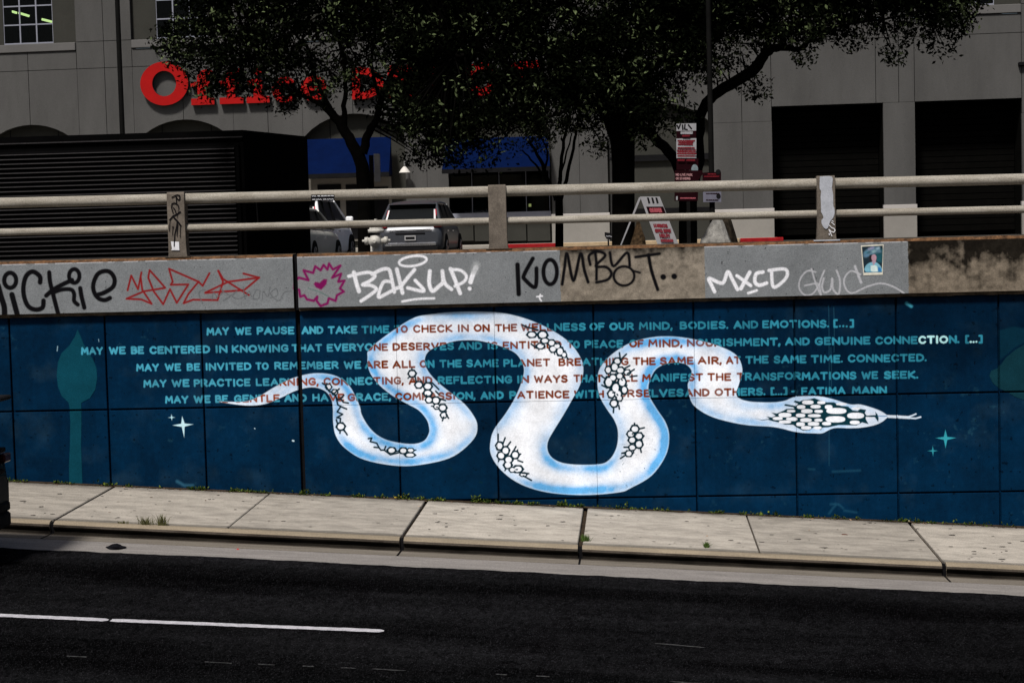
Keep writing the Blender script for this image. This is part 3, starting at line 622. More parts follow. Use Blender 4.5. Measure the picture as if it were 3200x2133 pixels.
M_CHAM = mat('rusty_parapet_edge', (.19, .10, .05), .95, .5, 9, .6, 60, col2=(.03, .018, .012), fine=.4)
M_RAWC = mat('weathered_parapet_concrete', (.11, .085, .062), .95, .4, 5, .6, 50, col2=(.02, .016, .012), fine=.3)
M_RAIL = mat('weathered_steel_rail', (.34, .32, .285), .75, .3, 4, .4, 90, fine=.35, stretch=(.5, 3, 3), col2=(.20, .18, .15))
M_POST = mat('weathered_rail_post', (.125, .108, .092), .85, .3, 6, .4, 70, fine=.3)
M_BLACKP = mat('black_spray_paint', (.005, .005, .006), .6, .2, 5)
M_WHITEP = mat('white_paint', (.62, .63, .68), .7, .15, 8, .2, 60, fine=.12)
M_PATCH = mat('blue_grey_cover_paint', (.36, .38, .43), .8, .12, 9, .2, 60, fine=.15)
M_JOINT = mat('expansion_joint_filler', (.006, .006, .007), .9, .3, 8)

def clip_rect(poly, x0, x1, z0, z1):
    for ax, lim, sg in ((0, x0, 1), (0, x1, -1), (1, z0, 1), (1, z1, -1)):
        out = []; n = len(poly)
        for i in range(n):
            a, b = poly[i], poly[(i+1) % n]; da, db = (a[ax]-lim)*sg, (b[ax]-lim)*sg
            if da >= 0: out.append(a)
            if (da >= 0) != (db >= 0):
                t = da/(da-db); out.append((a[0]+(b[0]-a[0])*t, a[1]+(b[1]-a[1])*t))
        poly = out
        if len(poly) < 3: return []
    return poly

# ------------------------------------------------------------------ retaining wall of square panels
wall = empty('retaining_wall', (9.0, .1, -.3), 'long dark blue retaining wall of square panels with a painted white snake', 'wall')
ZR = [-1.542, -.055, 1.432, 2.885]; GAP = .0140
cells = []; cells2 = []
for r_ in range(3):
    for k in range(-6, 18):
        x0 = 1.5*k+(.034 if k == 3 else GAP); x1 = 1.5*(k+1)-(.034 if k == 2 else GAP)
        z0, z1 = ZR[r_]+GAP, ZR[r_+1]-(GAP if r_ < 2 else 0)
        if z1 < gz(x0, 0): continue
        dy = rnd.uniform(-.0015, .0015); b = MB(); b.box(x0, x1, dy, .12, z0, z1, bev=.007)
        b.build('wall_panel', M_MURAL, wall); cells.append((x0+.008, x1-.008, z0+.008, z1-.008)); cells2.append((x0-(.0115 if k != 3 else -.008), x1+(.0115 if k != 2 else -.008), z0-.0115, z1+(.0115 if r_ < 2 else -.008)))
b = MB(); b.box(-9, 4.455, .06, .35, -3, 2.885); b.box(4.545, 27, .06, .35, -3, 2.885); b.build('wall_core', M_MURAL, wall)
b = MB(); b.box(4.455, 4.545, .06, .3, -3, 2.885); b.build('expansion_joint', M_JOINT, wall)
def sheet(name, polys, parent, y=-.0045, m=M_MURAL, label=None, cells=cells):
    b = MB()
    for P in polys:
        for c_ in cells:
            Q = clip_rect([tuple(p) for p in P], *c_)
            if len(Q) >= 3:
                a = sum(Q[i][0]*Q[(i+1) % len(Q)][1]-Q[(i+1) % len(Q)][0]*Q[i][1] for i in range(len(Q)))
                if abs(a) < 2e-6: continue
                if a < 0: Q = Q[::-1]
                b.add([(q[0], y, q[1]) for q in Q], [tuple(range(len(Q)))])
    o = b.build(name, m, parent)
    if label: o['label'] = label
    return o
quads = [[tuple(ea[i]), tuple(ea[i+1]), tuple(eb[i+1]), tuple(eb[i])] for i in range(len(ea)-1)]
sheet('painted_snake', quads, wall, cells=cells2, label='white painted snake with pale blue edges winding across the wall')
from mathutils.geometry import tessellate_polygon
def tris(P):
    return [[P[i] for i in t] for t in tessellate_polygon([[Vector((p[0], p[1], 0)) for p in P]])]
sheet('painted_plant', tris(PLANT), wall, label='teal painted stalk with one pointed leaf')
sheet('painted_leaf', tris(LEAF), wall, label='dull teal painted leaf at the end of the mural')
for P, col in STARS: sheet('painted_star', tris(P), wall)

# ------------------------------------------------------------------ parapet on the wall
par = empty('parapet', (9.0, 0, 2.93), 'concrete parapet beam covered in graffiti on top of the blue wall', 'parapet')
prof = [(.24, 2.885), (-.055, 2.885), (-.065, 2.93), (-.12, 2.937), (-.12, 3.705), (-.112, 3.722), (-.095, 3.748), (.24, 3.755)]
def parapet_seg(x0, x1):
    b = MB(); n = len(prof); N = max(2, int((x1-x0)/.12)); vs = []; 
    for i in range(N+1):
        x = x0+(x1-x0)*i/N
        for j, (y, z) in enumerate(prof):
            dz = rnd.uniform(-.008, .006) if j in (5, 6) else 0
            dz += rnd.uniform(-.006, .004) if j in (1, 2) else 0
            vs.append((x, y, z+dz))
    for j in range(n):
        j2 = (j+1) % n; m_ = {3: 0, 4: 1, 5: 1, 6: 2, 1: 2, 2: 2, 0: 2, 7: 2}[j]
        b.add([], [], 0)
        fs = [(i*n+j, (i+1)*n+j, (i+1)*n+j2, i*n+j2) for i in range(N)]
        if j == 0: b.add(vs, fs, m_)
        else: b.f += fs; b.m += [m_]*len(fs); b.sm += [False]*len(fs)
    b.f += [tuple(range(n)), tuple(N*n+j for j in range(n))[::-1]]; b.m += [2, 2]; b.sm += [False, False]
    o = b.build('parapet_beam', [M_PAR, M_CHAM, M_RAWC], par)
    bmx = bmesh.new(); bmx.from_mesh(o.data); bmesh.ops.recalc_face_normals(bmx, faces=bmx.faces); bmx.to_mesh(o.data); bmx.free()
parapet_seg(-9, 4.472); parapet_seg(4.542, 27)
b = MB(); b.box(4.475, 4.539, -.06, .2, 2.9, 3.73); b.build('joint_filler', M_JOINT, par)

# ------------------------------------------------------------------ steel railing
rl = empty('bridge_railing', (9.0, 0, 3.755), 'weathered two-rail metal railing along the top of the parapet', 'railing')
for nm, rad, PP in (('top_rail', .080, [(0, 633), (1900, 594), (3200, 557)]), ('lower_rail', .056, [(0, 724), (1900, 688), (3200, 651)])):
    q = [at(p[0], p[1], .0) for p in PP]; z = [p[2] for p in q]
    zm = np.polyfit([p[0] for p in q], z, 1)
    f_ = lambda x: zm[0]*x+zm[1]
    b = MB(); xs_ = np.linspace(-9, 27, 60)
    b.tube([(x, .0, f_(x)) for x in xs_], rad, 20); b.build(nm, M_RAIL, rl)
posts = [(523, 579, 601), (1527, 1583, 578), (2555, 2609, 550)]
zt = [at(p[0], p[2], -.1)[2] for p in posts]; px_ = [(at(p[0], 680, -.1)[0]+at(p[1], 680, -.1)[0])/2 for p in posts]
pitch = (px_[2]-px_[0])/2; allp = [px_[0]-pitch]+px_+[px_[2]+pitch]; allz = [zt[0]]+zt+[zt[2]]
for i, (xc_, zt_) in enumerate(zip(allp, allz)):
    b = MB(); sec = [(3.745, .150, -.10), (3.80, .140, -.105), (3.95, .134, -.112), (4.3, .132, -.118), (zt_-.03, .134, -.112), (zt_, .130, -.10)]
    vs = []
    for z, hw_, yf in sec: vs += [(xc_-hw_, yf, z), (xc_+hw_, yf, z), (xc_+hw_-.01, .13, z), (xc_-hw_+.01, .13, z)]
    fs = [(3, 2, 1, 0), tuple(4*(len(sec)-1)+k for k in range(4))]
    for s_ in range(len(sec)-1):
        for k in range(4): fs.append((s_*4+k, s_*4+(k+1) % 4, s_*4+4+(k+1) % 4, s_*4+4+k))
    b.add(vs, fs); po = b.build('post', M_POST, rl)
    if i == 1: P1o = po; P1x = xc_
    if i == 3: P3o = po; P3x = xc_
    b = MB(); b.box(xc_-.19, xc_+.2, -.118, -.02, 3.738, 3.757, bev=.004); b.build('base_grout', M_PATCH if i == 3 else M_RAWC, rl)
P3o['label'] = 'post with a long patch of pale blue-grey paint'
P1o['label'] = 'post tagged with black dripping paint'

def ribbon(b, pts, r, y0, m=0, k0=0, seg=6):
    """thin raised stroke: each leg a flat strip and a round dot at its ends, stepped so that none share a plane"""
    k = k0
    for i in range(len(pts)-1):
        a, c_ = pts[i], pts[i+1]; dx, dz = c_[0]-a[0], c_[1]-a[1]; l = math.hypot(dx, dz)+1e-9; nx, nz = -dz/l*r, dx/l*r
        y = y0-k*.00006; k += 1
        b.add([(a[0]-nx, y, a[1]-nz), (c_[0]-nx, y, c_[1]-nz), (c_[0]+nx, y, c_[1]+nz), (a[0]+nx, y, a[1]+nz)], [(0, 1, 2, 3)], m)
        y = y0-k*.00006; k += 1
        b.add([(c_[0]+r*math.cos(t), y, c_[1]+r*math.sin(t)) for t in (2*math.pi*j/8 for j in range(8))], [tuple(range(8))], m)
    return k
def zoomer(ox, oz, s, y): return lambda pts: [tuple(at(ox+q[0]*s, oz+q[1]*s, y)[[0, 2]]) for q in pts]
zz = zoomer(500, 580, .15306, -.124); b = MB(); k = 0
for P, r in (([(235, 245), (290, 215), (350, 190), (400, 205), (405, 270), (380, 300), (340, 250), (320, 215)], 12), ([(330, 210), (338, 370)], 10), ([(270, 570), (235, 450), (245, 370), (300, 355), (370, 400), (385, 460)], 12), ([(270, 450), (310, 500), (335, 590)], 12),
             ([(425, 530), (340, 590), (270, 620), (200, 700)], 15), ([(270, 610), (290, 660), (360, 730), (425, 820)], 17), ([(350, 740), (340, 830), (300, 1000), (290, 1240)], 11), ([(205, 700), (190, 930)], 6), ([(262, 835), (255, 1020)], 6), ([(258, 838), (266, 850)], 18), ([(365, 780), (345, 1030)], 7), ([(418, 830), (412, 1060)], 6), ([(385, 460), (350, 660)], 5)):
    k = ribbon(b, zz(P), r*.153*PX, -.1245, 0, k)
b.build('spray_tag', M_BLACKP, P1o)
b = MB(); q = zz([(222, 1140), (388, 1148), (395, 1322), (225, 1318), (245, 1290)]); b.prism(q, -.1235, -.1225); b.build('paper_sticker', M_WHITEP, P1o)
zz = zoomer(2520, 530, .15306, -.124); b = MB()
q = zz([(275, 142), (520, 142), (528, 300), (522, 380), (545, 500), (548, 640), (552, 745), (572, 800), (574, 900), (545, 985), (500, 1040), (470, 1100), (440, 1185), (400, 1212), (352, 1180), (312, 1100), (310, 1030), (348, 980), (320, 900), (300, 860), (298, 700), (290, 560), (300, 440), (270, 380)])
b.prism([tuple(p) for p in spline(q+[q[0]], 3)[:-1]], -.1225, -.12); b.build('pale_paint_patch', M_PATCH, P3o)
b = MB(); k = 0
for P in ([(505, 1075), (545, 1100), (570, 1130)], [(460, 1130), (520, 1190), (560, 1200), (585, 1240), (560, 1280), (500, 1260), (460, 1220), (520, 1355)], [(520, 1040), (550, 1060)], [(462, 1300), (470, 1335)]): k = ribbon(b, zz(P), .006, -.1245, 0, k)
b.build('scratched_tag', M_WHITEP, P3o)

# sticker on the top rail (two rows of tiny print)
zz = zoomer(940, 580, .238, -.083)
stk = empty('rail_sticker', tuple(at(1010, 618, -.083)), 'small black sticker with two rows of white print on the top rail', 'sticker')
a_ = zz([(135, 120), (440, 118), (440, 200), (135, 204)]); b = MB()
zc = zm_ = (a_[0][1]+a_[2][1])/2
b.prism(a_, -.086, -.080); b.build('sticker_sheet', M_BLACKP, stk)
b = MB(); k = 0
for z_, L_ in ((138, [(145, 200), (220, 255), (270, 300), (308, 340), (350, 385), (392, 432)]), (183, [(150, 190), (200, 275), (292, 335), (345, 432)])):
    for x0, x1 in L_:
        pts = [(x0+(x1-x0)*i/5, z_-(x0-145)*.02+(5 if i % 2 else -5)) for i in range(6)]
        k = ribbon(b, zz(pts), .0035, -.0866, 0, k)
b.build('print', M_WHITEP, stk, 'stuff')

# ------------------------------------------------------------------ portrait print pasted on the parapet
zq = zoomer(2640, 740, .08929, PY)
cnr = zq([(560, 305), (1355, 262), (1325, 1325), (650, 1345)])
xa0, xa1 = min(p[0] for p in cnr)-.01, max(p[0] for p in cnr)+.01; za0, za1 = min(p[1] for p in cnr)-.01, max(p[1] for p in cnr)+.01
pp = Canvas(xa0, za0, xa1-xa0, za1-za0, 900); pp.a[:] = (.62, .60, .52)
def PF(pts, col, soft=.006, op=1): pp.fill(zq([tuple(p) for p in spline(list(pts)+[pts[0]], 4)[:-1]]), col, soft, op)
pp.fill(zq([(592, 345), (1330, 305), (1300, 1240), (672, 1255)]), (.004, .018, .03))
nn = vnoise(pp.H, pp.W, 40, 4, 61)
pp.fill(zq([(1090, 450), (1330, 420), (1300, 900), (1100, 870)]), (.006, .09, .12), .04, .8)
PF([(640, 620), (700, 500), (860, 400), (980, 360), (1150, 370), (1250, 470), (1270, 560), (1150, 560), (1000, 620), (860, 660), (740, 720), (660, 700)], (.10, .19, .27), .03, .9)
for c_, r, co in (((930, 400), .012, (.25, .24, .42)), ((1130, 410), .014, (.28, .4, .5)), ((990, 520), .016, (.22, .36, .40)), ((720, 560), .012, (.05, .2, .3)), ((800, 560), .010, (.01, .06, .08)), ((840, 430), .01, (.3, .3, .45)), ((740, 660), .01, (.08, .2, .36)), ((1200, 600), .012, (.01, .05, .07)), ((1060, 590), .01, (.03, .1, .13))):
    pp.stroke(zq([c_, (c_[0]+60, c_[1]-20)]), r, co, .03, .9)
PF([(870, 640), (950, 640), (940, 860), (880, 860), (840, 760)], (.01, .008, .012), .012)
PF([(940, 660), (1000, 620), (1060, 625), (1105, 700), (1090, 820), (1040, 880), (960, 830), (930, 740)], (.40, .24, .30), .01)
PF([(950, 850), (1080, 860), (1075, 960), (1000, 1000), (940, 950)], (.36, .26, .34), .012)
PF([(680, 1140), (740, 1000), (860, 910), (960, 900), (1000, 1010), (1080, 900), (1180, 950), (1270, 1060), (1290, 1220), (1000, 1240), (760, 1235)], (.17, .40, .52), .012)
PF([(905, 1010), (1100, 1010), (1150, 1210), (930, 1215)], (.58, .72, .72), .015)
PF([(1170, 1060), (1260, 1100), (1260, 1220), (1160, 1180)], (.02, .16, .42), .015)
for c_ in ((1000, 690), (1065, 680)): pp.stroke(zq([c_, (c_[0]+18, c_[1])]), .0012, (.05, .02, .05), .003)
pp.stroke(zq([(1000, 790), (1050, 792)]), .0012, (.25, .03, .08), .003); pp.stroke(zq([(1045, 700), (1060, 740)]), .0009, (.3, .14, .2), .003)
pp.stroke(zq([(680, 1230), (1290, 1222)]), .004, (.02, .12, .25), .006, .8)
pp.a *= (.8+.4*nn)[..., None]
M_PRINT = picmat('portrait_print', pp.image('portrait'), pp.x0, pp.z0, pp.wx, pp.wz, rough=.4, fine=.1, bump=.02, spec=.4, mottle=.03)
b = MB(); b.prism(cnr, PY-.006, PY-.001)
props(b.build('portrait_poster', M_PRINT), 'small white-edged portrait print of a person in a plumed hat pasted on the parapet', 'poster')

# ------------------------------------------------------------------ ground, pavement, kerb, road
def sheetg(name, x0, x1, y0, y1, dz, m, kind=None, nx=1, edge=None, parent=None):
    b = MB(); vs = []; N = nx
    for i in range(N+1):
        x = x0+(x1-x0)*i/N; e = edge(i) if edge else 0
        vs += [(x, y0, gz(x, y0)+dz), (x, y1+e, gz(x, y1+e)+dz)]
    b.add(vs, [(2*i, 2*i+2, 2*i+3, 2*i+1) for i in range(N)]); o = b.build(name, m, parent, kind); return o
M_GROUND = mat('bare_ground', (.12, .10, .08), 1, .3, .3, .5, 4)
b = MB(); b.add([(-1500, -1500, -9), (1500, -1500, -9), (1500, 1500, -9), (-1500, 1500, -9)], [(0, 1, 2, 3)]); b.build('ground', M_GROUND, kind='structure')
S0, SP = 1.5644, 2.4168
pav = props(sheetg('pavement_bed', -9, 27, -2.84, .04, -.05, M_SOIL, 'structure'))
pave = empty('pavement', (9, -1.4, gz(9, -1.4))); pave['kind'] = 'structure'
joint = {i: (.024 if i in (0, 2, 3, 5) else .011) for i in range(-5, 12)}; joint[3] = .034
SKEW = {1: .0, 4: .0}
for i in range(-5, 11):
    x0, x1 = S0+SP*i+joint[i], S0+SP*(i+1)-joint[i+1]
    if x1 > 27: break
    dz = rnd.uniform(-.003, .003)
    fn = lambda x, y, z: (x, y, z+gz(x, y)+dz)
    b = MB(); b.box(x0, x1, -2.832, -.045+rnd.uniform(-.008, .008), -.09, 0, fn=fn, bev=.010); b.build('paving_slab', M_SLAB, pave)
kprof = [(y-.09, z) for y, z in [(-2.788, -.2), (-2.788, -.012), (-2.80, -.002), (-2.85, -.003), (-2.89, -.014), (-2.922, -.038), (-2.936, -.066), (-2.926, -.088), (-2.90, -.105), (-2.89, -.135), (-2.90, -.158), (-2.93, -.17), (-2.93, -.3)]]
gprof = [(-3.025, -.3), (-3.025, -.166), (-3.11, -.163), (-3.452, -.150), (-3.455, -.3)]
def extrude(b, prof, x0, x1, mi, step=.3):
    n = len(prof); N = max(1, int((x1-x0)/step)); vs = []
    for i in range(N+1):
        x = x0+(x1-x0)*i/N
        for y, z in prof:
            j = rnd.uniform(-.003, .003) if z < -.01 and z > -.2 else 0
            vs.append((x, y+j, gz(x, y)+z))
    fs, ms = [], []
    for i in range(N):
        for j in range(n-1): fs.append((i*n+j, i*n+j+1, (i+1)*n+j+1, (i+1)*n+j)); ms.append(mi(j))
    fs += [tuple(range(n))[::-1], tuple(N*n+j for j in range(n))]; ms += [mi(0)]*2
    base_ = len(b.v); b.v += vs; b.f += [tuple(k+base_ for k in f) for f in fs]; b.m += ms; b.sm += [False]*len(fs)
ke = empty('kerb', (9, -2.85, gz(9, -2.85))); ke['kind'] = 'structure'
gu = empty('gutter', (9, -3.4, gz(9, -3.4)-.15)); gu['kind'] = 'structure'
cuts = [-9]+[S0+SP*i for i in (-3, -2, 0, 2, 3, 5, 7, 9)]+[27]
for a_, c_ in zip(cuts[:-1], cuts[1:]):
    g_ = .03
    b = MB(); extrude(b, kprof, a_+g_, c_-g_, lambda j: 2 if j in (5, 11) else 1 if 6 <= j <= 10 else 0); b.build('kerb_stone', [M_KERB, M_LIPSHADE, M_LIPSHADE2], ke)  # undercut faces carry the painted lip shade
    b = MB(); extrude(b, gprof, a_+g_*.5, c_-g_*.5, lambda j: 1 if j <= 1 else 0); b.build('gutter_slab', [M_GUT, M_LIPSHADE2], gu)
b = MB(); extrude(b, [(-2.85, -.32), (-2.85, -.03), (-2.97, -.05), (-2.97, -.175), (-3.5, -.172), (-4.6, -.165)], -9, 27, lambda j: 0); b.build('joint_dirt', M_JOINT, ke)
def strip_edge(i): return 0
b = MB(); N = 240
vs = []
for i in range(N+1):
    x = -9+36*i/N; vs += [(x, -4.6, gz(x, -4.6)-.152), (x, -3.472, gz(x, -3.472)-.151)]
b.add(vs, [(2*i, 2*i+2, 2*i+3, 2*i+1) for i in range(N)]); b.build('gutter_strip', M_STRIP, kind='structure')
M_ASPH = bpy.data.materials.new('asphalt'); M_ASPH.use_nodes = True
nt_ = M_ASPH.node_tree; Nn = nt_.nodes; Ll = nt_.links; pb_ = Nn['Principled BSDF']; pb_.inputs['Roughness'].default_value = .95; pb_.inputs['Specular IOR Level'].default_value = 0
ps = Nn.new('ShaderNodeNewGeometry')
def noise(scale, det, rough=.6, st=None):
    v = ps.outputs['Position']
    if st: mp = Nn.new('ShaderNodeMapping'); mp.inputs['Scale'].default_value = st; Ll.new(v, mp.inputs[0]); v = mp.outputs[0]
    n_ = Nn.new('ShaderNodeTexNoise'); n_.inputs['Scale'].default_value = scale; n_.inputs['Detail'].default_value = det; n_.inputs['Roughness'].default_value = rough
    Ll.new(v, n_.inputs[0]); return n_.outputs[0]
def mapr(v, a, b_, c_, d_):
    r_ = Nn.new('ShaderNodeMapRange'); r_.inputs[1].default_value = a; r_.inputs[2].default_value = b_; r_.inputs[3].default_value = c_; r_.inputs[4].default_value = d_; Ll.new(v, r_.inputs[0]); return r_.outputs[0]
def mul(a, b_):
    m_ = Nn.new('ShaderNodeMath'); m_.operation = 'MULTIPLY'; Ll.new(a, m_.inputs[0]); Ll.new(b_, m_.inputs[1]); return m_.outputs[0]
def addn(a, b_):
    m_ = Nn.new('ShaderNodeMath'); m_.operation = 'ADD'; Ll.new(a, m_.inputs[0]); Ll.new(b_, m_.inputs[1]); return m_.outputs[0]
v1 = mapr(noise(1.0, 5, .6, (.10, .9, 1)), .35, .65, .35, 1.7)          # wheel tracks along the road
v2 = mul(mapr(noise(26, 4, .85), .34, .68, .15, 2.2), mapr(noise(9, 4, .85, (1, .45, 1)), .34, .68, .5, 1.6))                       # coarse stones
v3 = mapr(noise(75, 2, .7),   .62, .76, 0, .09)                           # bright chips
sepy = Nn.new('ShaderNodeSeparateXYZ'); Ll.new(ps.outputs['Position'], sepy.inputs[0])
def track(yc, wd, amt):                       # dark band polished by tyres, ragged along its edges
    a_ = Nn.new('ShaderNodeMath'); a_.operation = 'ADD'; a_.inputs[1].default_value = -yc; Ll.new(sepy.outputs['Y'], a_.inputs[0])
    q_ = mapr(noise(.8, 4, .6, (.35, 1, 1)), .3, .7, -.35, .35); a2 = addn(a_.outputs[0], q_)
    b_ = Nn.new('ShaderNodeMath'); b_.operation = 'ABSOLUTE'; Ll.new(a2, b_.inputs[0]); return mapr(b_.outputs[0], wd*.3, wd, amt, 1)
v1 = mul(v1, mul(track(-5.2, .8, .38), track(-9.1, .7, .5)))
val = addn(mul(mul(v1, v2), mapr(noise(.5, 2),   .3, .7, .0034, .0048)), v3)
cb_ = Nn.new('ShaderNodeCombineXYZ'); Ll.new(val, cb_.inputs[0])
g2 = Nn.new('ShaderNodeMath'); g2.operation = 'MULTIPLY'; g2.inputs[1].default_value = 1.0; Ll.new(val, g2.inputs[0]); Ll.new(g2.outputs[0], cb_.inputs[1])
g3 = Nn.new('ShaderNodeMath'); g3.operation = 'MULTIPLY'; g3.inputs[1].default_value = 1.14; Ll.new(val, g3.inputs[0]); Ll.new(g3.outputs[0], cb_.inputs[2])
Ll.new(cb_.outputs[0], pb_.inputs['Base Color'])
bp_ = Nn.new('ShaderNodeBump'); bp_.inputs['Strength'].default_value = .7; bp_.inputs['Distance'].default_value = .02; Ll.new(noise(38, 4, .8), bp_.inputs['Height']); Ll.new(bp_.outputs[0], pb_.inputs['Normal'])
rr2 = random.Random(11); E = [0]
for i in range(500): E.append(E[-1]*.8+rr2.uniform(-.018, .018))
b = MB(); vs = []; N = 480
for i in range(N+1):
    x = -9+36*i/N; y = -4.10-.05*max(0, (4-x)/4)+E[i]
    vs += [(x, -30, gz(x, -30)-.146), (x, y-.06, gz(x, y-.06)-.146), (x, y, gz(x, y)-.1505)]
b.add(vs, [f for i in range(N) for f in ((3*i, 3*i+3, 3*i+4, 3*i+1), (3*i+1, 3*i+4, 3*i+5, 3*i+2))]); b.build('road', M_ASPH, kind='structure')
for x0, x1 in ((-60, -9), (27, 90)):
    b = MB(); b.add([(x0, -30, gz(x0, -30)-.146), (x1, -30, gz(x1, -30)-.146), (x1, -4.1, gz(x1, -4.1)-.146), (x0, -4.1, gz(x0, -4.1)-.146)], [(0, 1, 2, 3)]); b.build('road', M_ASPH, kind='structure')
M_LINE = mat('road_line_paint', (.40, .39, .43), .9, .2, 12, .3, 60, fine=.35)
M_OLD = mat('worn_road_line', (.08, .08, .085), .95, .8, 14, .3, 60, col2=(.02, .02, .02), fine=.5)
def road_line(name, P, wd, m, label, rag=.008):
    b = MB(); vs = []; N = max(2, int(abs(P[-1][0]-P[0][0])/.05))
    for i in range(N+1):
        t = i/N; x = P[0][0]+(P[-1][0]-P[0][0])*t; y = P[0][1]+(P[-1][1]-P[0][1])*t
        taper = min(1, (N-i)/1.5+.35, i/1+.8)
        vs += [(x, y-wd/2*taper+rnd.uniform(-rag, rag), gz(x, y)-.141), (x, y+wd/2*taper+rnd.uniform(-rag, rag), gz(x, y)-.141)]
    b.add(vs, [(2*i, 2*i+2, 2*i+3, 2*i+1) for i in range(N)]); o = b.build(name, m); props(o, label, 'road marking'); return o
road_line('lane_line', [(-3.0, -7.78), (3.745, -7.63)], .145, M_LINE, 'white lane line on the black road, its longer piece running out of view')
road_line('lane_line', [(3.775, -7.63), (6.79, -7.50)], .145, M_LINE, 'white lane line on the black road, its short end piece')
road_line('road_scratch', [(9.76, -7.44), (10.30, -7.52)], .035, M_OLD, 'short pale scratch on the black road beyond the lane line end', .006)
x = 2.6
rs = random.Random(4)
b = MB()
while x < 15:
    l = rs.uniform(.1, .45); y = -9.18+(x-3.1)*.034
    if rs.random() < .72:
        vs = []; N = 6
        for i in range(N+1):
            xx = x+l*i/N; vs += [(xx, y-rs.uniform(.004, .018), gz(xx, y)-.141), (xx, y+rs.uniform(.004, .018), gz(xx, y)-.141)]
        b.add(vs, [(2*i, 2*i+2, 2*i+3, 2*i+1) for i in range(N)])
    x += l+rs.uniform(.1, .5)
props(b.build('worn_line', M_OLD), 'faint broken remains of an old line on the road nearest the viewer', 'road marking', kind='stuff')

# ------------------------------------------------------------------ upper street level
def uz(y): return 3.34+.20*max(0, min(1, (y-25)/8))
M_UP = mat('upper_asphalt', (.05, .048, .046), .95, .3, 1.5, .4, 40, fine=.3)
b = MB(); vs = []
for y in (.20, 8, 20, 32.4, 60, 120): vs += [(-60, y, uz(y)), (80, y, uz(y))]
b.add(vs, [(2*i, 2*i+1, 2*i+3, 2*i+2) for i in range(5)]); b.build('upper_ground', M_UP, kind='structure')
M_WALK = mat('shop_walk_concrete', (.30, .28, .25), .9, .12, 3, fine=.15); M_REDK = mat('red_kerb_paint', (.26, .012, .015), .7, .25, 6, fine=.2)
b = MB(); b.box(-25, 14.66, 33.2, 40.5, 3.4, 3.655); b.build('shop_pavement', M_WALK, kind='structure')
M_TAN = mat('tan_kerb', (.40, .30, .19), .9, .2, 3, fine=.2)
for nm, x0, x1, m_ in (('kerb', -25, 4.9, M_WALK), ('red_kerb', 4.92, 7.1, M_REDK), ('kerb', 7.12, 13.2, M_TAN), ('red_kerb', 13.22, 14.66, M_REDK)):
    b = MB(); b.box(x0, x1, 33.02, 33.195, 3.4, 3.665, bev=.02); b.build(nm, m_, kind='structure')
M_TAN = mat('tan_kerb', (.40, .30, .19), .9, .2, 3, fine=.2)
# planting strip edge behind the parapet
b = MB(); b.box(4.0, 13.5, 4.1, 4.3, 3.38, 3.68, bev=.02); b.build('planter_kerb', M_TAN, kind='structure')

# ------------------------------------------------------------------ the shop building
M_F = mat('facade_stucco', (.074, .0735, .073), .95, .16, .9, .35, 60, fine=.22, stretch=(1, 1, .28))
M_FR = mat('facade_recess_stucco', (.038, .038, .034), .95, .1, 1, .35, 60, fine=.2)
M_SILL = mat('facade_sill', (.112, .11, .11), .9, .08, 1, .2, 60, fine=.1)
M_PL = mat('facade_plinth', (.23, .22, .205), .9, .08, 1, .3, 60, fine=.12)
M_PLD = mat('facade_plinth_cap', (.40, .38, .37), .9, .08, 1, .3, 60, fine=.12)
M_DARK = mat('dark_interior', (.010, .009, .009), .95, .3, 1)
M_DOORD = mat('garage_interior', (.003, .003, .0025), .95, .4, 1.5, fine=.4)
M_FRAME = mat('white_window_frame', (.22, .23, .28), .6, .08, 2)
M_GLASS = glass('window_glass'); M_TUBE = mat('lit_tube', (.9, .9, .5), .5, 0, 1, emit=((.9, 1.0, .35), 5.0))
M_TEALI = mat('teal_reflection_and_display', (.01, .05, .05), .8, .2, 2)
M_AWN = mat('blue_awning', (.0006, .0052, .034), .85, .18, 2, .2, 120, fine=.14); M_BLK = mat('black_trim', (.008, .008, .009), .7, .2, 3)
bld = empty('shop_building', (5, 38, 3.65), 'grey stucco shop building with arched bays, blue awnings and two dark loading bays', 'building')
def F(dep=0.0): return lambda x, y, z: (x, fy(x)+y, z)
FF = F()
TH = .14; JG = .022
BAY = [(-19.0, 'a'), (-12.95, 'a'), (-7.0, 'a'), (-.57, 'a'), (4.82, 'a'), (10.67, 'a'), (16.64, 'g'), (21.52, 'g'), (27.4, 'a')]
HW = 1.90
def panel(poly, m=M_F, name='facade_panel', y0=0.0, y1=TH):
    b = MB(); b.prism(poly, y0, y1, fn=FF); return b.build(name, m, bld)
def rect(u0, u1, z0, z1, g=JG/2): return [(u0+g, z0+g), (u1-g, z0+g), (u1-g, z1-g), (u0+g, z1-g)]
Z0, ZPL, ZG, ZJ, ZS0, ZS1, ZT = 3.45, 4.70, 8.32, 10.62, 11.30, 11.62, 14.6
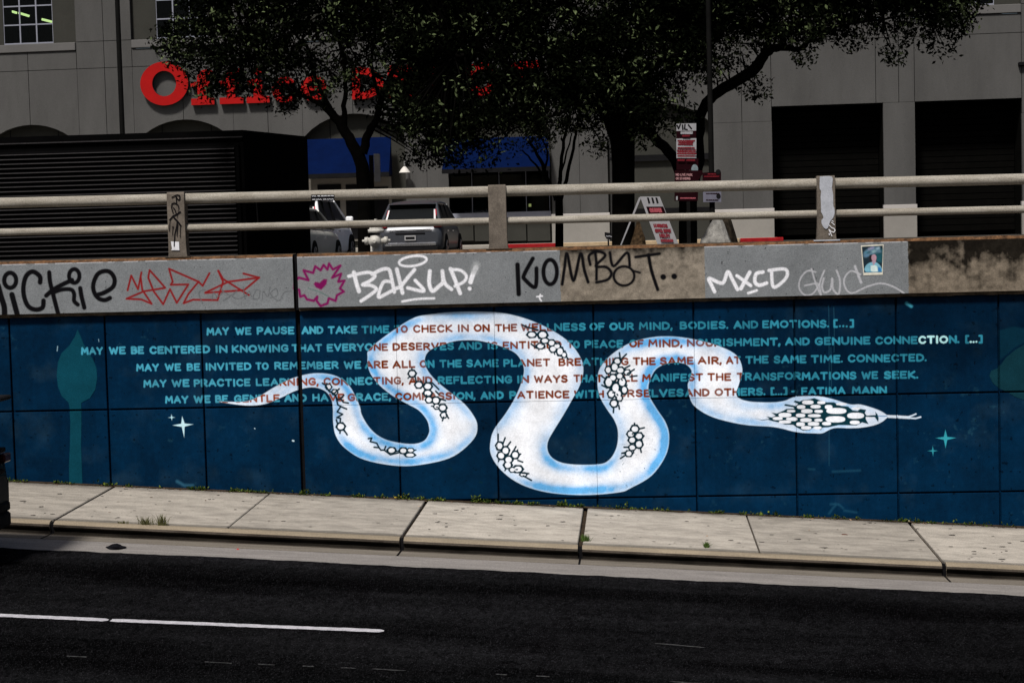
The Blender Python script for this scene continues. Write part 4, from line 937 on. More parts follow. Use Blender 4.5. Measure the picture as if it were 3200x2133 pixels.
for i, (c_, ty) in enumerate(BAY):
    L, Rr = c_-HW, c_+HW
    if ty == 'g': L, Rr = (14.69, 18.62) if i == 6 else (19.72, 23.42)
    cm = (L+Rr)/2
    if ty == 'a':
        r_ = 2.62; n = 12
        arc = [(cm+HW*math.sin(t)/math.sin(1.0)*1.0, 0) for t in np.linspace(-1, 1, n)]
        arc = []
        for k in range(n+1):
            uu = -HW+2*HW*k/n; arc.append((cm+uu, 8.60-(r_-math.sqrt(r_*r_-uu*uu))))
        h_ = n//2
        panel([(L+.0, 7.78)]+arc[1:h_]+[(cm-JG/2, 8.60), (cm-JG/2, ZJ-JG/2), (L+.0, ZJ-JG/2)])
        panel([(cm+JG/2, 8.60)]+arc[h_+1:n]+[(Rr, 7.78), (Rr, ZJ-JG/2), (cm+JG/2, ZJ-JG/2)])
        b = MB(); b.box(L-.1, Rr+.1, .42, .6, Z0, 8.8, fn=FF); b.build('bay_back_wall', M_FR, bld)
        for uu in (-.95, .95):
            b = MB(); b.box(cm+uu-.012, cm+uu+.012, .405, .44, 6.9, 8.7, fn=FF); b.build('bay_joint', M_BLK, bld)
    else:
        panel(rect(L, cm+.62 if i == 7 else Rr-.25, ZG, ZJ, JG/2)) if i == 6 else panel(rect(L, Rr, ZG, ZJ))
        if i == 6: panel(rect(Rr-.25, Rr+.55, ZG, ZJ))
        b = MB(); b.box(L-.3, Rr+.3, 5.2, 5.4, 3.5, 8.9, fn=FF); b.box(L-.34, L-.001, .1, 5.2, 3.5, 8.9, fn=FF); b.box(Rr+.001, Rr+.34, .1, 5.2, 3.5, 8.9, fn=FF); b.box(L-.3, Rr+.3, .1, 5.2, 8.35, 8.6, fn=FF); b.build('loading_bay', M_DOORD, bld)
        b = MB()
        for k in range(20): b.box(L+.02, Rr-.02, 1.2, 1.24, 3.7+k*.225, 3.7+k*.225+.205, fn=FF, bev=.01)
        b.build('roller_door', mat('roller_door_metal', (.0018, .0017, .0015), .8, .3, 3, fine=.3) if i == 6 else bpy.data.materials['roller_door_metal'], bld)
    # band between joint and sill, sill, recess with window above
    panel(rect(L, cm, ZJ, ZS0)); panel(rect(cm, Rr, ZJ, ZS0))
    b = MB(); b.box(L+.01, Rr-.01, -.07, .14, ZS0+.012, ZS1-.012, fn=FF, bev=.015); b.build('sill', M_SILL, bld)
    wl = {1: -.98, 2: -.98}.get(i, -1.0)
    for s_ in (-1, 1):
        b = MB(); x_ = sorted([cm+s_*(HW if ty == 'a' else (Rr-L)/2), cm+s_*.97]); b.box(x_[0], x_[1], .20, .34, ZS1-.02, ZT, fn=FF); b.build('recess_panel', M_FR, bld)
    fr = MB(); ws = .97; zz0, zz1 = ZS1+.02, 13.75
    for k in range(4): x_ = cm-ws+k*2*ws/3; fr.box(x_-.026, x_+.026, .22, .28, zz0, zz1, fn=FF)
    for k in range(4): z_ = zz0+.03+k*.70; fr.box(cm-ws+.027, cm+ws-.027, .224, .276, z_-.024, z_+.024, fn=FF)
    if 0 < i < 8:
        wf = fr.build('window', M_FRAME, bld)
        for kx in range(3):
            for kz in range(3):
                b = MB(); b.box(cm-ws+kx*2*ws/3+.027, cm-ws+(kx+1)*2*ws/3-.027, .246, .254, zz0+.055+kz*.70, zz0+.005+(kz+1)*.70, fn=FF); b.build('pane', M_GLASS, wf)
    b = MB(); b.box(cm-ws-.2, cm+ws+.2, 3.6, 3.7, 11.2, 14.5, fn=FF); b.box(cm-ws-.3, cm-ws-.2, .36, 3.6, 11.2, 14.5, fn=FF); b.box(cm+ws+.2, cm+ws+.3, .36, 3.6, 11.2, 14.5, fn=FF); b.box(cm-ws-.2, cm+ws+.2, .36, 3.6, 14.4, 14.5, fn=FF); b.build('room', M_DARK, bld)
# lit ceiling tubes, and teal slabs added as reflections in the upper panes
for (a0, a1) in (((18, 31), (52, 41)), ((58, 41), (91, 51)), ((131, 61), (162, 69))):
    p0, p1 = atf(*a0, dep=1.8), atf(*a1, dep=1.8); b = MB()
    b.tube([(p0[0], fy(p0[0])+1.8, p0[1]), (p1[0], fy(p1[0])+1.8, p1[1])], .045, 8); b.build('ceiling_tube', M_TUBE, bld)
for (x0, y0, x1, y1) in ((42, 66, 54, 140), (60, 64, 88, 140), (552, 62, 590, 90), (545, 44, 560, 62)):
    p0, p1 = atf(x0, y0, 1.0), atf(x1, y1, 1.0); b = MB(); b.box(p0[0], p1[0], .95, 1.1, p1[1], p0[1], fn=FF); b.build('pane_reflection', M_TEALI, bld)
# piers between the bays
edges = []
for i, (c_, ty) in enumerate(BAY):
    if ty == 'g': edges.append((14.69, 18.62) if i == 6 else (19.72, 23.42))
    else: edges.append((c_-HW, c_+HW))
for i in range(len(edges)-1):
    a_, c_ = edges[i][1], edges[i+1][0]; m_ = (a_+c_)/2
    if i == 6: a2 = 19.17; segs = [(a2, c_)]
    else: segs = [(a_, m_), (m_, c_)]
    low = [(a_, c_)] if i == 6 else [(a_, m_), (m_, c_)]
    for u0, u1 in segs:
        for z0, z1 in ((ZJ, ZS1), (ZS1, ZT)): panel(rect(u0, u1, z0, z1, .011))
        panel(rect(u0, u1, ZG if i == 6 else 7.8, ZJ, .011))
    if i == 6: panel(rect(a_, a2, ZJ, ZS1)); panel(rect(a_, a2, ZS1, ZT))
    for u0, u1 in low:
        gg = .006
        panel([(u0+(0 if u0 == a_ else gg), ZPL), (u1-(0 if u1 == c_ else gg), ZPL), (u1-(0 if u1 == c_ else gg), (ZG if i == 6 else 7.8)), (u0+(0 if u0 == a_ else gg), (ZG if i == 6 else 7.8))])
    b = MB(); b.box(a_-.03, c_+.03, -.04, TH, Z0, ZPL-.16, fn=FF, bev=.01); b.build('plinth', M_PL, bld)
    b = MB(); b.box(a_-.04, c_+.04, -.055, TH, ZPL-.157, ZPL-.003, fn=FF, bev=.01); b.build('plinth_cap', M_PLD, bld)
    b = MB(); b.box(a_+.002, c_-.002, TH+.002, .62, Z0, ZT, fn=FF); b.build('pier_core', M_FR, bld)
b = MB(); b.box(-26, 34, .62, .9, 8.85, 11.15, fn=FF); b.box(-26, 34, .4, .62, 14.55, 16.5, fn=FF); b.box(-26, 34, 0, .4, 14.62, 16.5, fn=FF); b.box(-26, 34, .9, 24, 16.0, 16.4, fn=FF)
b.box(-26, -25.6, .9, 24, 3.6, 16, fn=FF); b.box(33.6, 34, .9, 24, 3.6, 16, fn=FF); b.box(-26, edges[0][0], 0, .9, 3.6, 14.6, fn=FF); b.box(edges[-1][1], 34, 0, .9, 3.6, 14.6, fn=FF); b.build('upper_wall', M_F, bld)
# first bay under awning: shop entrance
def fbox(name, px0, py0, px1, py1, d0, d1, m, parent=bld, bev=0):
    p0, p1 = atf(px0, py0, d0), atf(px1, py1, d0); b = MB(); b.box(min(p0[0], p1[0]), max(p0[0], p1[0]), d0, d1, min(p0[1], p1[1]), max(p0[1], p1[1]), fn=FF, bev=bev); return b.build(name, m, parent)
M_BEIGE = mat('beige_shopfront', (.20, .185, .165), .8, .1, 2, fine=.1)
fbox('shopfront_frame', 950, 560, 1228, 750, .30, .40, M_BEIGE)
for x0, x1, y0, y1 in ((992, 1066, 578, 592), (1080, 1115, 578, 592), (992, 1066, 598, 745), (1080, 1150, 598, 745), (1166, 1218, 585, 745)): fbox('shopfront_glass', x0, y0, x1, y1, .27, .295, M_BLK)
# second bay: shop window
fbox('shop_window_back', 1400, 530, 1722, 668, .36, .40, M_BLK)
wi = fbox('shop_window_sill', 1402, 668, 1722, 676, .12, .34, M_FRAME)
for x_ in (1475, 1560, 1644, 1717): fbox('mullion', x_-2.5, 531, x_+2.5, 667, .24, .33, M_FRAME)
for x0, x1 in ((1405, 1472), (1478, 1557), (1563, 1641), (1647, 1714)): fbox('pane', x0, 532, x1, 667, .28, .30, M_GLASS)
for x0, x1 in ((1404, 1480), (1482, 1563), (1565, 1645), (1647, 1720)): fbox('knee_panel', x0, 678, x1, 752, .16, .34, M_FR)
fbox('interior_display', 1672, 575, 1702, 664, .31, .355, M_TEALI); fbox('interior_display', 1486, 618, 1528, 648, .31, .355, M_TEALI)
fbox('interior_lamp', 1652, 637, 1660, 646, .31, .35, mat('yellow_lamp', (.9, .9, .3), .5, 0, 1, emit=((1, .9, .3), 1.5)))
# fifth bay: mouldings
fbox('moulding', 1905, 488, 2235, 497, .25, .43, M_BLK); fbox('moulding', 1905, 655, 2235, 660, .3, .43, M_BLK)
# awnings, each a cloth with depth, valance and cheeks
def awning(px0, px1, pyt, pyb, flare, label):
    t0, t1 = atf(px0, pyt, -.05), atf(px1, pyt, -.05); q0 = atf(px0, pyb, -1.1); q1 = atf(px1, pyb, -1.1)
    zt_, zb = (t0[1]+t1[1])/2, q0[1]
    u0, u1 = t0[0], t1[0]
    aw = empty('awning', (u0, fy(u0)-.5, zb), label, 'awning', 'blue awnings over the shop bays')
    b = MB(); V = [(u0, -.03, zt_), (u1, -.03, zt_), (u1+flare, -1.1, zb), (u0-flare, -1.1, zb), (u0-flare, -1.1, zb-.14), (u1+flare, -1.1, zb-.14), (u0, -.03, zb-.10), (u1, -.03, zb-.10)]
    V = [FF(*v) for v in V]
    b.add(V, [(0, 3, 2, 1)]); b.add(V, [(0, 6, 4, 3)]); b.add(V, [(1, 2, 5, 7)]); b.build('awning_cloth', M_AWN, aw)
    b = MB(); b.box(u0-flare, u1+flare, -1.115, -1.098, zb-.15, zb+.01, fn=FF); b.build('valance', M_BLK, aw)
    b = MB(); b.tube([FF(u0, -.05, zb-.1), FF(u0-flare, -1.09, zb-.08)], .02, 6); b.tube([FF(u1, -.05, zb-.1), FF(u1+flare, -1.09, zb-.08)], .02, 6); b.build('awning_arm', M_BLK, aw)
awning(950, 1222, 432, 546, .03, 'royal blue cloth awning behind the forked tree beside the dark container')
awning(1396, 1712, 430, 530, .10, 'royal blue cloth awning over the shop window with white mullions')
# gooseneck wall lamp
u_, z_ = atf(1268, 520, 0); lampo = empty('wall_lamp', FF(u_, -.2, z_), 'small gooseneck wall lamp with a white shade between the awnings', 'lamp')
b = MB(); b.box(u_-.07, u_+.07, -.06, -.001, z_+.02, z_+.2, fn=FF, bev=.02); b.build('wall_box', M_BLK, lampo)
b = MB(); b.tube([FF(u_, -.06, z_+.1), FF(u_, -.2, z_+.22), FF(u_, -.33, z_+.16), FF(u_, -.36, z_-.02)], .03, 8); b.build('neck', mat('lamp_grey_metal', (.12, .12, .12), .5, .1, 3), lampo)
b = MB(); c0 = FF(u_, -.36, z_); b.tube([(c0[0], c0[1], z_-.02), (c0[0], c0[1], z_-.10), (c0[0], c0[1], z_-.24)], [.04, .12, .21], 16, cap=False); b.build('lamp_shade', mat('lamp_white', (.6, .58, .55), .5, .1, 3), lampo)
# rain pipe by the fifth bay
u_, z_ = atf(1906, 470, -.1); dp = empty('downpipe', FF(u_, -.1, 3.7), 'dark rain downpipe on the facade left of the arched recess', 'pipe')
b = MB(); b.tube([FF(u_-.05, .0, z_+.55), FF(u_-.04, -.09, z_+.45), FF(u_+.03, -.1, z_+.1), FF(u_+.03, -.1, 3.7)], .055, 8); b.build('pipe', mat('pipe_grey', (.03, .03, .03), .6, .2, 3), dp)
b = MB(); b.tube([FF(u_+.03, -.1, z_-.25), FF(u_+.03, -.1, z_-.35)], .075, 8); b.build('pipe_collar', M_BLK, dp)
u_, z_ = atf(3190, 200, -.1); cm_ = empty('wall_camera', FF(u_, -.1, z_), 'small dark fixture high on the facade above the loading bays', 'fixture')
b = MB(); b.box(u_-.08, u_+.2, -.2, -.001, z_-.07, z_+.06, fn=FF, bev=.02); b.build('housing', M_BLK, cm_)

# ------------------------------------------------------------------ red sign letters
M_RED = mat('red_sign_face', (.31, .0025, .0025), .5, .1, 2, spec=.15); M_RETURN = mat('dark_sign_return', (.02, .03, .035), .5, .2, 3)
sg = empty('shop_sign', FF(-1, -.2, 9.3), 'row of big red raised letters beginning with a round O high on the facade', 'sign')
def ring(cx_, cz_, rx, rz, tx, tz, a0=0, a1=360, n=40):
    P = [(cx_+rx*math.cos(R(a0+(a1-a0)*k/n)), cz_+rz*math.sin(R(a0+(a1-a0)*k/n))) for k in range(n+1)]
    Q = [(cx_+(rx-tx)*math.cos(R(a0+(a1-a0)*k/n)), cz_+(rz-tz)*math.sin(R(a0+(a1-a0)*k/n))) for k in range(n+1)]
    return [[P[k], P[k+1], Q[k+1], Q[k]] for k in range(n)]
def letter(polys, name='sign_letter'):
    """raised letter: red face with dark sides"""
    b = MB()
    for P in polys:
        a = sum(P[i][0]*P[(i+1) % len(P)][1]-P[(i+1) % len(P)][0]*P[i][1] for i in range(len(P)))
        if a < 0: P = P[::-1]
        n = len(P)
        b.add([FF(p[0], -.24, p[1]) for p in P], [tuple(range(n))], 0)
        V = [FF(p[0], -.24, p[1]) for p in P]+[FF(p[0], -.02, p[1]) for p in P]
        b.add(V, [(i, i+n, (i+1) % n+n, (i+1) % n) for i in range(n)], 1)
    return b.build(name, [M_RED, M_RETURN], sg)
p0, p1 = atf(438, 262, -.24), atf(588, 262, -.24); zt_ = atf(513, 193, -.24)[1]; zb_ = atf(513, 330, -.24)[1]
rx = (p1[0]-p0[0])/2; rz = (zt_-zb_)/2; cx_, cz_ = (p0[0]+p1[0])/2, (zt_+zb_)/2
letter(ring(cx_, cz_, rx, rz, .46, .34))
zb = atf(720, 325, -.24)[1]; H = 1.22
def ux(px): return atf(px, 300, -.24)[0]
def RC(u0, u1, z0, z1): return [(u0, z0), (u1, z0), (u1, z1), (u0, z1)]
def let_f(u0, w_):
    c_ = u0+w_*.46; letter([RC(u0, u0+w_*.96, zb, zb+.24), RC(c_-.17, c_+.17, zb+.24, zb+H*.82), RC(u0, c_-.17, zb+H*.55, zb+H*.70), RC(c_+.17, u0+w_*.8, zb+H*.55, zb+H*.70)]+ring(c_+.2, zb+H*.82, .37, .3, .34, .2, 50, 180, 10))
let_f(ux(597), ux(672)-ux(597)); let_f(ux(686), ux(763)-ux(686))
u0, u1 = ux(770), ux(842); c_ = (u0+u1)/2
letter([RC(u0, u1, zb, zb+.24), RC(c_-.17, c_+.17, zb+.24, zb+H*.72), RC(u0+.05, c_-.17, zb+H*.55, zb+H*.72)]+ring(c_, zb+H*.98, .19, .17, .18, .16, n=14))
u0, u1 = ux(850), ux(930); letter(ring((u0+u1)/2, zb+.45, (u1-u0)/2, .47, .30, .2, 35, 325))
u0, u1 = ux(940), ux(1022); letter(ring((u0+u1)/2, zb+.45, (u1-u0)/2, .47, .28, .19, 0, 320)+[RC(u0+.25, u1-.02, zb+.38, zb+.52)])
H = 1.17
def uxx(px): return ux(px)
u0, u1 = ux(1100), ux(1200); letter([RC(u0, u0+.32, zb, zb+H)]+ring(u0+.32, zb+H/2, u1-u0-.32, H/2, .34, .26, -90, 90, 20))
u0, u1 = ux(1213), ux(1306); letter([RC(u0, u0+.36, zb, zb+H)]+[RC(u0+.36, u1, zb+k*(H-.26), zb+k*(H-.26)+.26) for k in (0, 1)]+[RC(u0+.36, u1-.25, zb+.47, zb+.70)])
u0, u1 = ux(1335), ux(1432); letter([RC(u0, u0+.34, zb, zb+H)]+ring(u0+.34, zb+H*.66, u1-u0-.34, H*.34, .3, .2, -90, 90, 16))
u0, u1 = ux(1450), ux(1560); letter(ring((u0+u1)/2, zb+H/2, (u1-u0)/2, H/2+.03, .34, .28))
u0, u1 = ux(1585), ux(1690); letter([RC(u0, u1, zb+H-.27, zb+H), RC((u0+u1)/2-.18, (u0+u1)/2+.18, zb, zb+H-.27)])

# ------------------------------------------------------------------ dark ribbed container
M_CT = mat('container_black', (.0012, .0012, .0014), .9, .3, 2); M_CE = mat('container_lit_edge', (.036, .034, .036), .8, .5, 30, col2=(.022, .021, .022), fine=.4)  # slat lips paler than the faces: caught light put into the colour
YC = 11.0
q0, q1 = at(0, 431, YC), at(757, 404, YC); ztop = (q0[2]+q1[2])/2; xr = q1[0]
qb = at(960, 427, YC+3.1)
con = empty('dark_container', (xr-4, YC+1.5, 3.4), 'large black container with horizontal ribs on its long side behind the railing', 'container')
b = MB(); x_l = xr-9.0
vs = [(x_l, YC+.06, 3.42), (xr, YC+.06, 3.42), (qb[0], YC+3.1, 3.42), (x_l, YC+3.1, 3.42), (x_l, YC+.06, ztop), (xr, YC+.06, ztop), (qb[0], YC+3.1, ztop), (x_l, YC+3.1, ztop)]
b.add(vs, [(0, 3, 2, 1), (4, 5, 6, 7), (0, 1, 5, 4), (1, 2, 6, 5), (2, 3, 7, 6), (3, 0, 4, 7)]); b.build('container_body', M_CT, con)
xs2 = at(737, 600, YC)[0]
zr0 = at(380, 444, YC)[2]; pit = 14.55/147*1.0
b = MB(); b.box(x_l, at(757, 430, YC)[0]-.0, YC-.01, YC+.055, zr0+.02, zr0+.045); b.build('top_trim', M_CE, con)
k = 0; z = zr0-.22
while z > 3.45:
    b = MB(); n = 60
    vs = [(x_l, YC-.03, z), (xs2, YC-.03, z), (xs2, YC-.015, z+.017), (x_l, YC-.015, z+.017), (xs2, YC+.055, z+.075), (x_l, YC+.055, z+.075), (x_l, YC+.055, z-.01), (xs2, YC+.055, z-.01)]
    b.add(vs, [(0, 1, 2, 3)], 1); b.add(vs, [(3, 2, 4, 5), (0, 6, 7, 1), (1, 7, 4, 2), (0, 3, 5, 6)], 0)
    b.build('slat', [M_CT, M_CE], con); z -= pit; k += 1
b = MB(); b.box(xs2+.02, xs2+.10, YC-.02, YC+.055, 3.45, ztop-.3, bev=.01); b.build('corner_post', M_CT, con)
b = MB(); b.tube([(xs2+.32, YC+.5, 5.0), (xs2+.36, YC+.5, 4.2)], .015, 6); b.build('door_bar', M_CE, con)

# ------------------------------------------------------------------ poles and signs
M_POLE = mat('black_pole', (.006, .006, .006), .8, .3, 3)
def pole(px, py, y, rad, top, label, m=M_POLE, name='lamp_post'):
    p = at(px, py, y); t = empty(name, (p[0], y, uz(y)), label, 'lamp post')
    b = MB(); b.tube([(p[0], y, uz(y)), (p[0], y, uz(y)+.9), (p[0], y, top)], [rad*1.1, rad, rad*.85], 12); b.build('pole', m, t)
    b = MB(); b.tube([(p[0], y, uz(y)), (p[0], y, uz(y)+.12)], rad*2, 12); b.build('base', m, t)
    b = MB(); b.tube([(p[0], y, top), (p[0]+.7, y-.2, top+.35), (p[0]+1.5, y-.4, top+.4)], [rad*.7, rad*.6, rad*.5], 8); b.build('arm', m, t)
    b = MB(); b.box(p[0]+1.4, p[0]+2.1, y-.55, y-.25, top+.3, top+.42, bev=.03); b.build('lamp_head', m, t); return t
pole(378, 300, 17.0, .068, 13.0, 'tall dark lamp post rising behind the ribbed container')
pole(2224, 560, 5.6, .050, 12.5, 'slim dark post rising through the tree beside the tall parking notice')

M_SW = mat('sign_white', (.27, .27, .29), .6, .1, 8, fine=.1); M_SR = mat('sign_red', (.16, .008, .015), .6, .2, 8); M_SD = mat('sign_maroon', (.011, .0015, .003), .7, .3, 8); M_SRT = mat('sign_red_text', (.13, .012, .018), .7, .2, 9)
def flat(parent, name, f_, pts, y, m, th=.006):
    b = MB(); b.prism(f_(pts), y-th, y); return b.build(name, m, parent)
def bars(b, f_, rows, y, r, k=0, seed=1):
    g = random.Random(seed)
    for x0, x1, yy in rows:
        x = x0
        while x < x1-4:
            l = g.uniform(8, 26); xe = min(x1, x+l); n = max(2, int((xe-x)/4))
            pts = [(x+(xe-x)*i/n, yy+(3.4 if i % 2 else -3.4)) for i in range(n+1)]
            k = ribbon(b, f_(pts), r, y, 0, k); x = xe+g.uniform(4, 7)
    return k
def text3(b, f_, txt, x0, x1, yc, hgt, y, r, k=0, skew=0.0):
    gl, W_ = layout(txt, .32)
    for gx, st in gl:
        for s_ in st: k = ribbon(b, f_([(x0+(gx+q[0])/W_*(x1-x0)-skew*(q[1]-.5)*hgt, yc-(q[1]-.5)*hgt) for q in s_]), r, y, 0, k)
    return k
YS = 4.2
zs_ = zoomer(1850, 360, .26786, YS)
sn_ = empty('parking_notice', (at(2145, 640, YS)[0], YS, 3.4), 'tall red and white parking notice on a post before the forked tree trunk', 'sign')
b = MB(); p = at(2150, 640, YS); b.box(p[0]-.03, p[0]+.03, YS+.01, YS+.06, 3.4, at(2150, 400, YS)[2]); b.build('post', M_POLE, sn_)
flat(sn_, 'top_plate', zs_, [(985, 102), (1215, 96), (1215, 182), (985, 186)], YS, M_SW); flat(sn_, 'red_plate', zs_, [(985, 188), (1215, 184), (1215, 268), (985, 272)], YS, M_SD)
flat(sn_, 'text_plate', zs_, [(983, 275), (1217, 270), (1217, 502), (985, 502)], YS, M_SW); flat(sn_, 'dark_plate', zs_, [(985, 505), (1240, 505), (1240, 640), (985, 640)], YS, M_SD)
b = MB(); k = 0
for P in ([(990, 115), (1010, 160), (1030, 110)], [(1055, 110), (1060, 170)], [(1085, 105), (1080, 165), (1110, 170)], [(1120, 110), (1160, 160)]): k = ribbon(b, zs_(P), .013, YS-.007, 0, k)
b.build('dark_print', M_BLK, sn_)
b = MB(); k = bars(b, zs_, [(1035, 1170, 200), (1035, 1170, 214)], YS-.007, .009, 0, 3); b.build('white_print', M_SW, sn_, 'stuff')
b = MB(); k = bars(b, zs_, [(1000, 1195, 300), (1010, 1180, 318), (1005, 1175, 340), (1000, 1195, 382), (992, 1210, 412), (1000, 1200, 432), (992, 1212, 452), (1000, 1195, 480)], YS-.007, .010, 0, 5)
k = bars(b, zs_, [(1055, 1140, 242), (1000, 1075, 525), (1100, 1200, 525)], YS-.007, .012, k, 6); b.build('red_print', M_SRT, sn_)
b = MB(); c_ = zs_([(1198, 630)])[0]; b.prism([(c_[0]+.058*math.cos(t), c_[1]+.082*math.sin(t)) for t in (2*math.pi*k/20 for k in range(20))], YS-.012, YS-.007)
b.build('round_sticker', mat('sticker_grey', (.16, .2, .22), .6, .3, 30), sn_)
YD = 4.0; zd_ = zoomer(1850, 360, .26786, YD)
s2 = empty('lower_notice', (at(2145, 640, YD)[0], YD, 3.6), 'dark maroon notice board with small pale print below the tall parking notice', 'sign')
flat(s2, 'board', zd_, [(965, 645), (1290, 645), (1290, 690), (1240, 760), (1235, 1000), (962, 1000)], YD, M_SD)
b = MB(); k = text3(b, zd_, 'NO LIVE', 980, 1090, 695, 24, YD-.007, .005); k = text3(b, zd_, 'PARK', 1105, 1170, 697, 24, YD-.007, .005, k); k = text3(b, zd_, 'OR STANDING', 980, 1145, 740, 24, YD-.007, .005, k); b.build('pale_print', mat('pale_pink_print', (.30, .16, .17), .7, .2, 9), s2)
b = MB(); k = bars(b, zd_, [(1030, 1205, 968)], YD-.007, .007, 0, 9); b.build('red_print', mat('sign_pink_text', (.32, .08, .10), .7, .2, 9), s2)
flat(s2, 'white_icon', zd_, [(980, 948), (1000, 945), (1000, 990), (980, 990)], YD-.007, M_SW)
b = MB(); b.box(p[0]-.03, p[0]+.03, YD+.002, YD+.03, 3.4, zd_([(1100, 1000)])[0][1]); b.build('post', M_POLE, s2)
YE = 5.5; ze_ = zoomer(1850, 360, .26786, YE)
s3 = empty('small_notice', (at(2224, 640, YE)[0], YE, 3.9), 'small notice with a red header and white lower half on the slim post', 'sign')
flat(s3, 'red_header', ze_, [(1288, 672), (1505, 660), (1505, 790), (1290, 795)], YE-.01, M_SD); flat(s3, 'white_half', ze_, [(1292, 800), (1505, 795), (1508, 1012), (1298, 1015)], YE-.01, mat('sign_lilac', (.13, .13, .17), .6, .15, 9))
b = MB(); k = bars(b, ze_, [(1350, 1440, 688), (1308, 1480, 716)], YE-.018, .008, 0, 2); b.build('red_print', M_SRT, s3)
b = MB(); k = bars(b, ze_, [(1330, 1480, 915), (1330, 1470, 990)], YE-.018, .006, 0, 4); b.build('dark_print', M_SD, s3)
b = MB(); c_ = ze_([(1475, 945)])[0]; b.prism([(c_[0]+.04*math.cos(t), c_[1]+.05*math.sin(t)) for t in (2*math.pi*k/12 for k in range(12))], YE-.02, YE-.017); b.build('dark_dot', M_BLK, s3)
c_ = ze_([(1472, 662)])[0]; b = MB(); b.tube([(c_[0], YE-.02, c_[1]), (c_[0], YE+.03, c_[1])], .045, 10); b.build('clamp', M_BLK, s3)

# folding pavement sign
YA = 4.9; za_ = zoomer(1850, 360, .26786, YA)
af = empty('folding_sign', (at(2010, 740, YA)[0], YA, 3.45), 'white folding sign with a red CUSTOMER header standing behind the railing', 'sign')
hb = za_([(560, 950), (790, 950), (1085, 1700), (835, 1700)]); 
b = MB(); b.prism(hb, YA-.03, YA); b.build('front_panel', M_SW, af)
b = MB(); q = za_([(548, 958), (575, 958), (350, 1500), (262, 1720), (235, 1720), (335, 1500)]); b.prism(q, YA+.05, YA+.45); b.build('rear_leg', M_SW, af)
b = MB(); b.prism(za_([(632, 1068), (830, 1066), (865, 1155), (662, 1155)]), YA-.036, YA-.0305); b.build('red_header', M_SD, af)
b = MB(); b.prism(za_([(700, 1262), (742, 1262), (838, 1530), (790, 1530)]), YA-.034, YA-.0305)
b2 = MB(); k = text3(b2, za_, 'CUSTOMER', 678, 808, 1110, 42, YA-.037, .0085, 0, .30)
b2.build('header_letters', mat('faded_pink_letters', (.32, .07, .09), .7, .2, 9), af)
b3 = MB(); k = 0
for t, x0, x1, yc in (('STARBUCKS', 722, 876, 1290), ('OFFICE DEPOT', 738, 918, 1348), ('FIDELITY', 790, 905, 1405)): k = text3(b3, za_, t, x0, x1, yc, 34, YA-.032, .0085, k, .30)
k = bars(b3, za_, [(800, 940, 1455), (805, 945, 1470)], YA-.032, .010, k, 12)
b3.build('red_letters', mat('dark_red_letters', (.17, .02, .03), .7, .2, 9), af)
b = MB()
for x0 in (640, 690, 738): b.prism(za_([(x0, 962), (x0+22, 962), (x0+40, 1025), (x0+18, 1032)]), YA-.036, YA-.0305)
b.build('handle_slot', M_BLK, af)
# little oval sign and white panel sign
YO = 5.2; zo_ = zoomer(1850, 360, .26786, YO)
ov = empty('oval_sign', (at(1900, 740, YO)[0], YO, 3.45), 'small black oval ground sign with white marks beside the thick trunk', 'sign')
b = MB(); b.prism(zo_([(148, 1365), (225, 1375), (235, 1420), (215, 1452), (170, 1445), (148, 1405)]), YO-.03, YO); b.build('face', M_BLK, ov)
b = MB(); ribbon(b, zo_([(165, 1408), (185, 1414), (200, 1408), (228, 1418)]), .008, YO-.031); b.build('print', M_SW, ov)
b = MB(); c_ = zo_([(190, 1450)])[0]; b.tube([(c_[0], YO-.01, c_[1]), (c_[0], YO-.01, 3.35)], .015, 6); b.build('stake', M_BLK, ov)
YW = 13.0; wsn = empty('white_board', (at(1180, 740, YW)[0], YW, 3.45), 'blank white board on a dark post just behind the forked tree', 'sign')
p0, p1 = at(1168, 481, YW), at(1190, 568, YW); b = MB(); b.box(p0[0], p1[0], YW-.03, YW, p1[2], p0[2]); b.build('board', mat('board_white', (.26, .26, .27), .7, .1, 4), wsn)
b = MB(); b.box(p0[0]-.11, p0[0]-.02, YW-.02, YW+.06, 3.45, p0[2]-.03); b.build('post', M_POLE, wsn)

# ------------------------------------------------------------------ hydrant
YH = 2.6; c_ = at(1176, 754, YH); hx, hz = c_[0], c_[2]; g0 = 3.4
M_HY = mat('silver_hydrant_paint', (.42, .41, .38), .55, .25, 14, .3, 40, spec=.5, fine=.15)
hy = empty('fire_hydrant', (hx, YH, g0), 'silver painted fire hydrant standing behind the railing before the grey car', 'hydrant')
b = MB(); b.tube([(hx, YH, z) for z in (g0, g0+.04, g0+.05, hz+.10)], [.16, .16, .105, .10], 20); b.build('barrel', M_HY, hy)
b = MB(); zf_ = at(1176, 722, YH)[2]; b.tube([(hx, YH, z) for z in (zf_-.03, zf_-.028, zf_+.028, zf_+.03)], [.10, .135, .135, .10], 20); b.build('flange', M_HY, hy)
zt_ = at(1176, 684, YH)[2]; b = MB(); b.tube([(hx, YH, z) for z in (zf_+.03, zf_+.08, zf_+.12, zf_+.15)], [.115, .105, .075, .035], 20); b.build('bonnet', M_HY, hy)
b = MB(); b.tube([(hx, YH, zf_+.15), (hx, YH, zt_)], .025, 5, smooth=False); b.build('operating_nut', M_HY, hy)
b = MB(); b.tube([(hx, YH-y, hz) for y in (.08, .16, .165, .21, .212, .245)], [.085, .085, .098, .098, .03, .026], 20); b.build('pumper_cap', M_HY, hy)
for s_ in (-1, 1):
    b = MB(); b.tube([(hx+s_*x, YH, hz+.01) for x in (.08, .135, .14, .19, .193, .235)], [.055, .055, .066, .062, .024, .02], 16); b.build('hose_cap', M_HY if s_ < 0 else M_HY, hy)

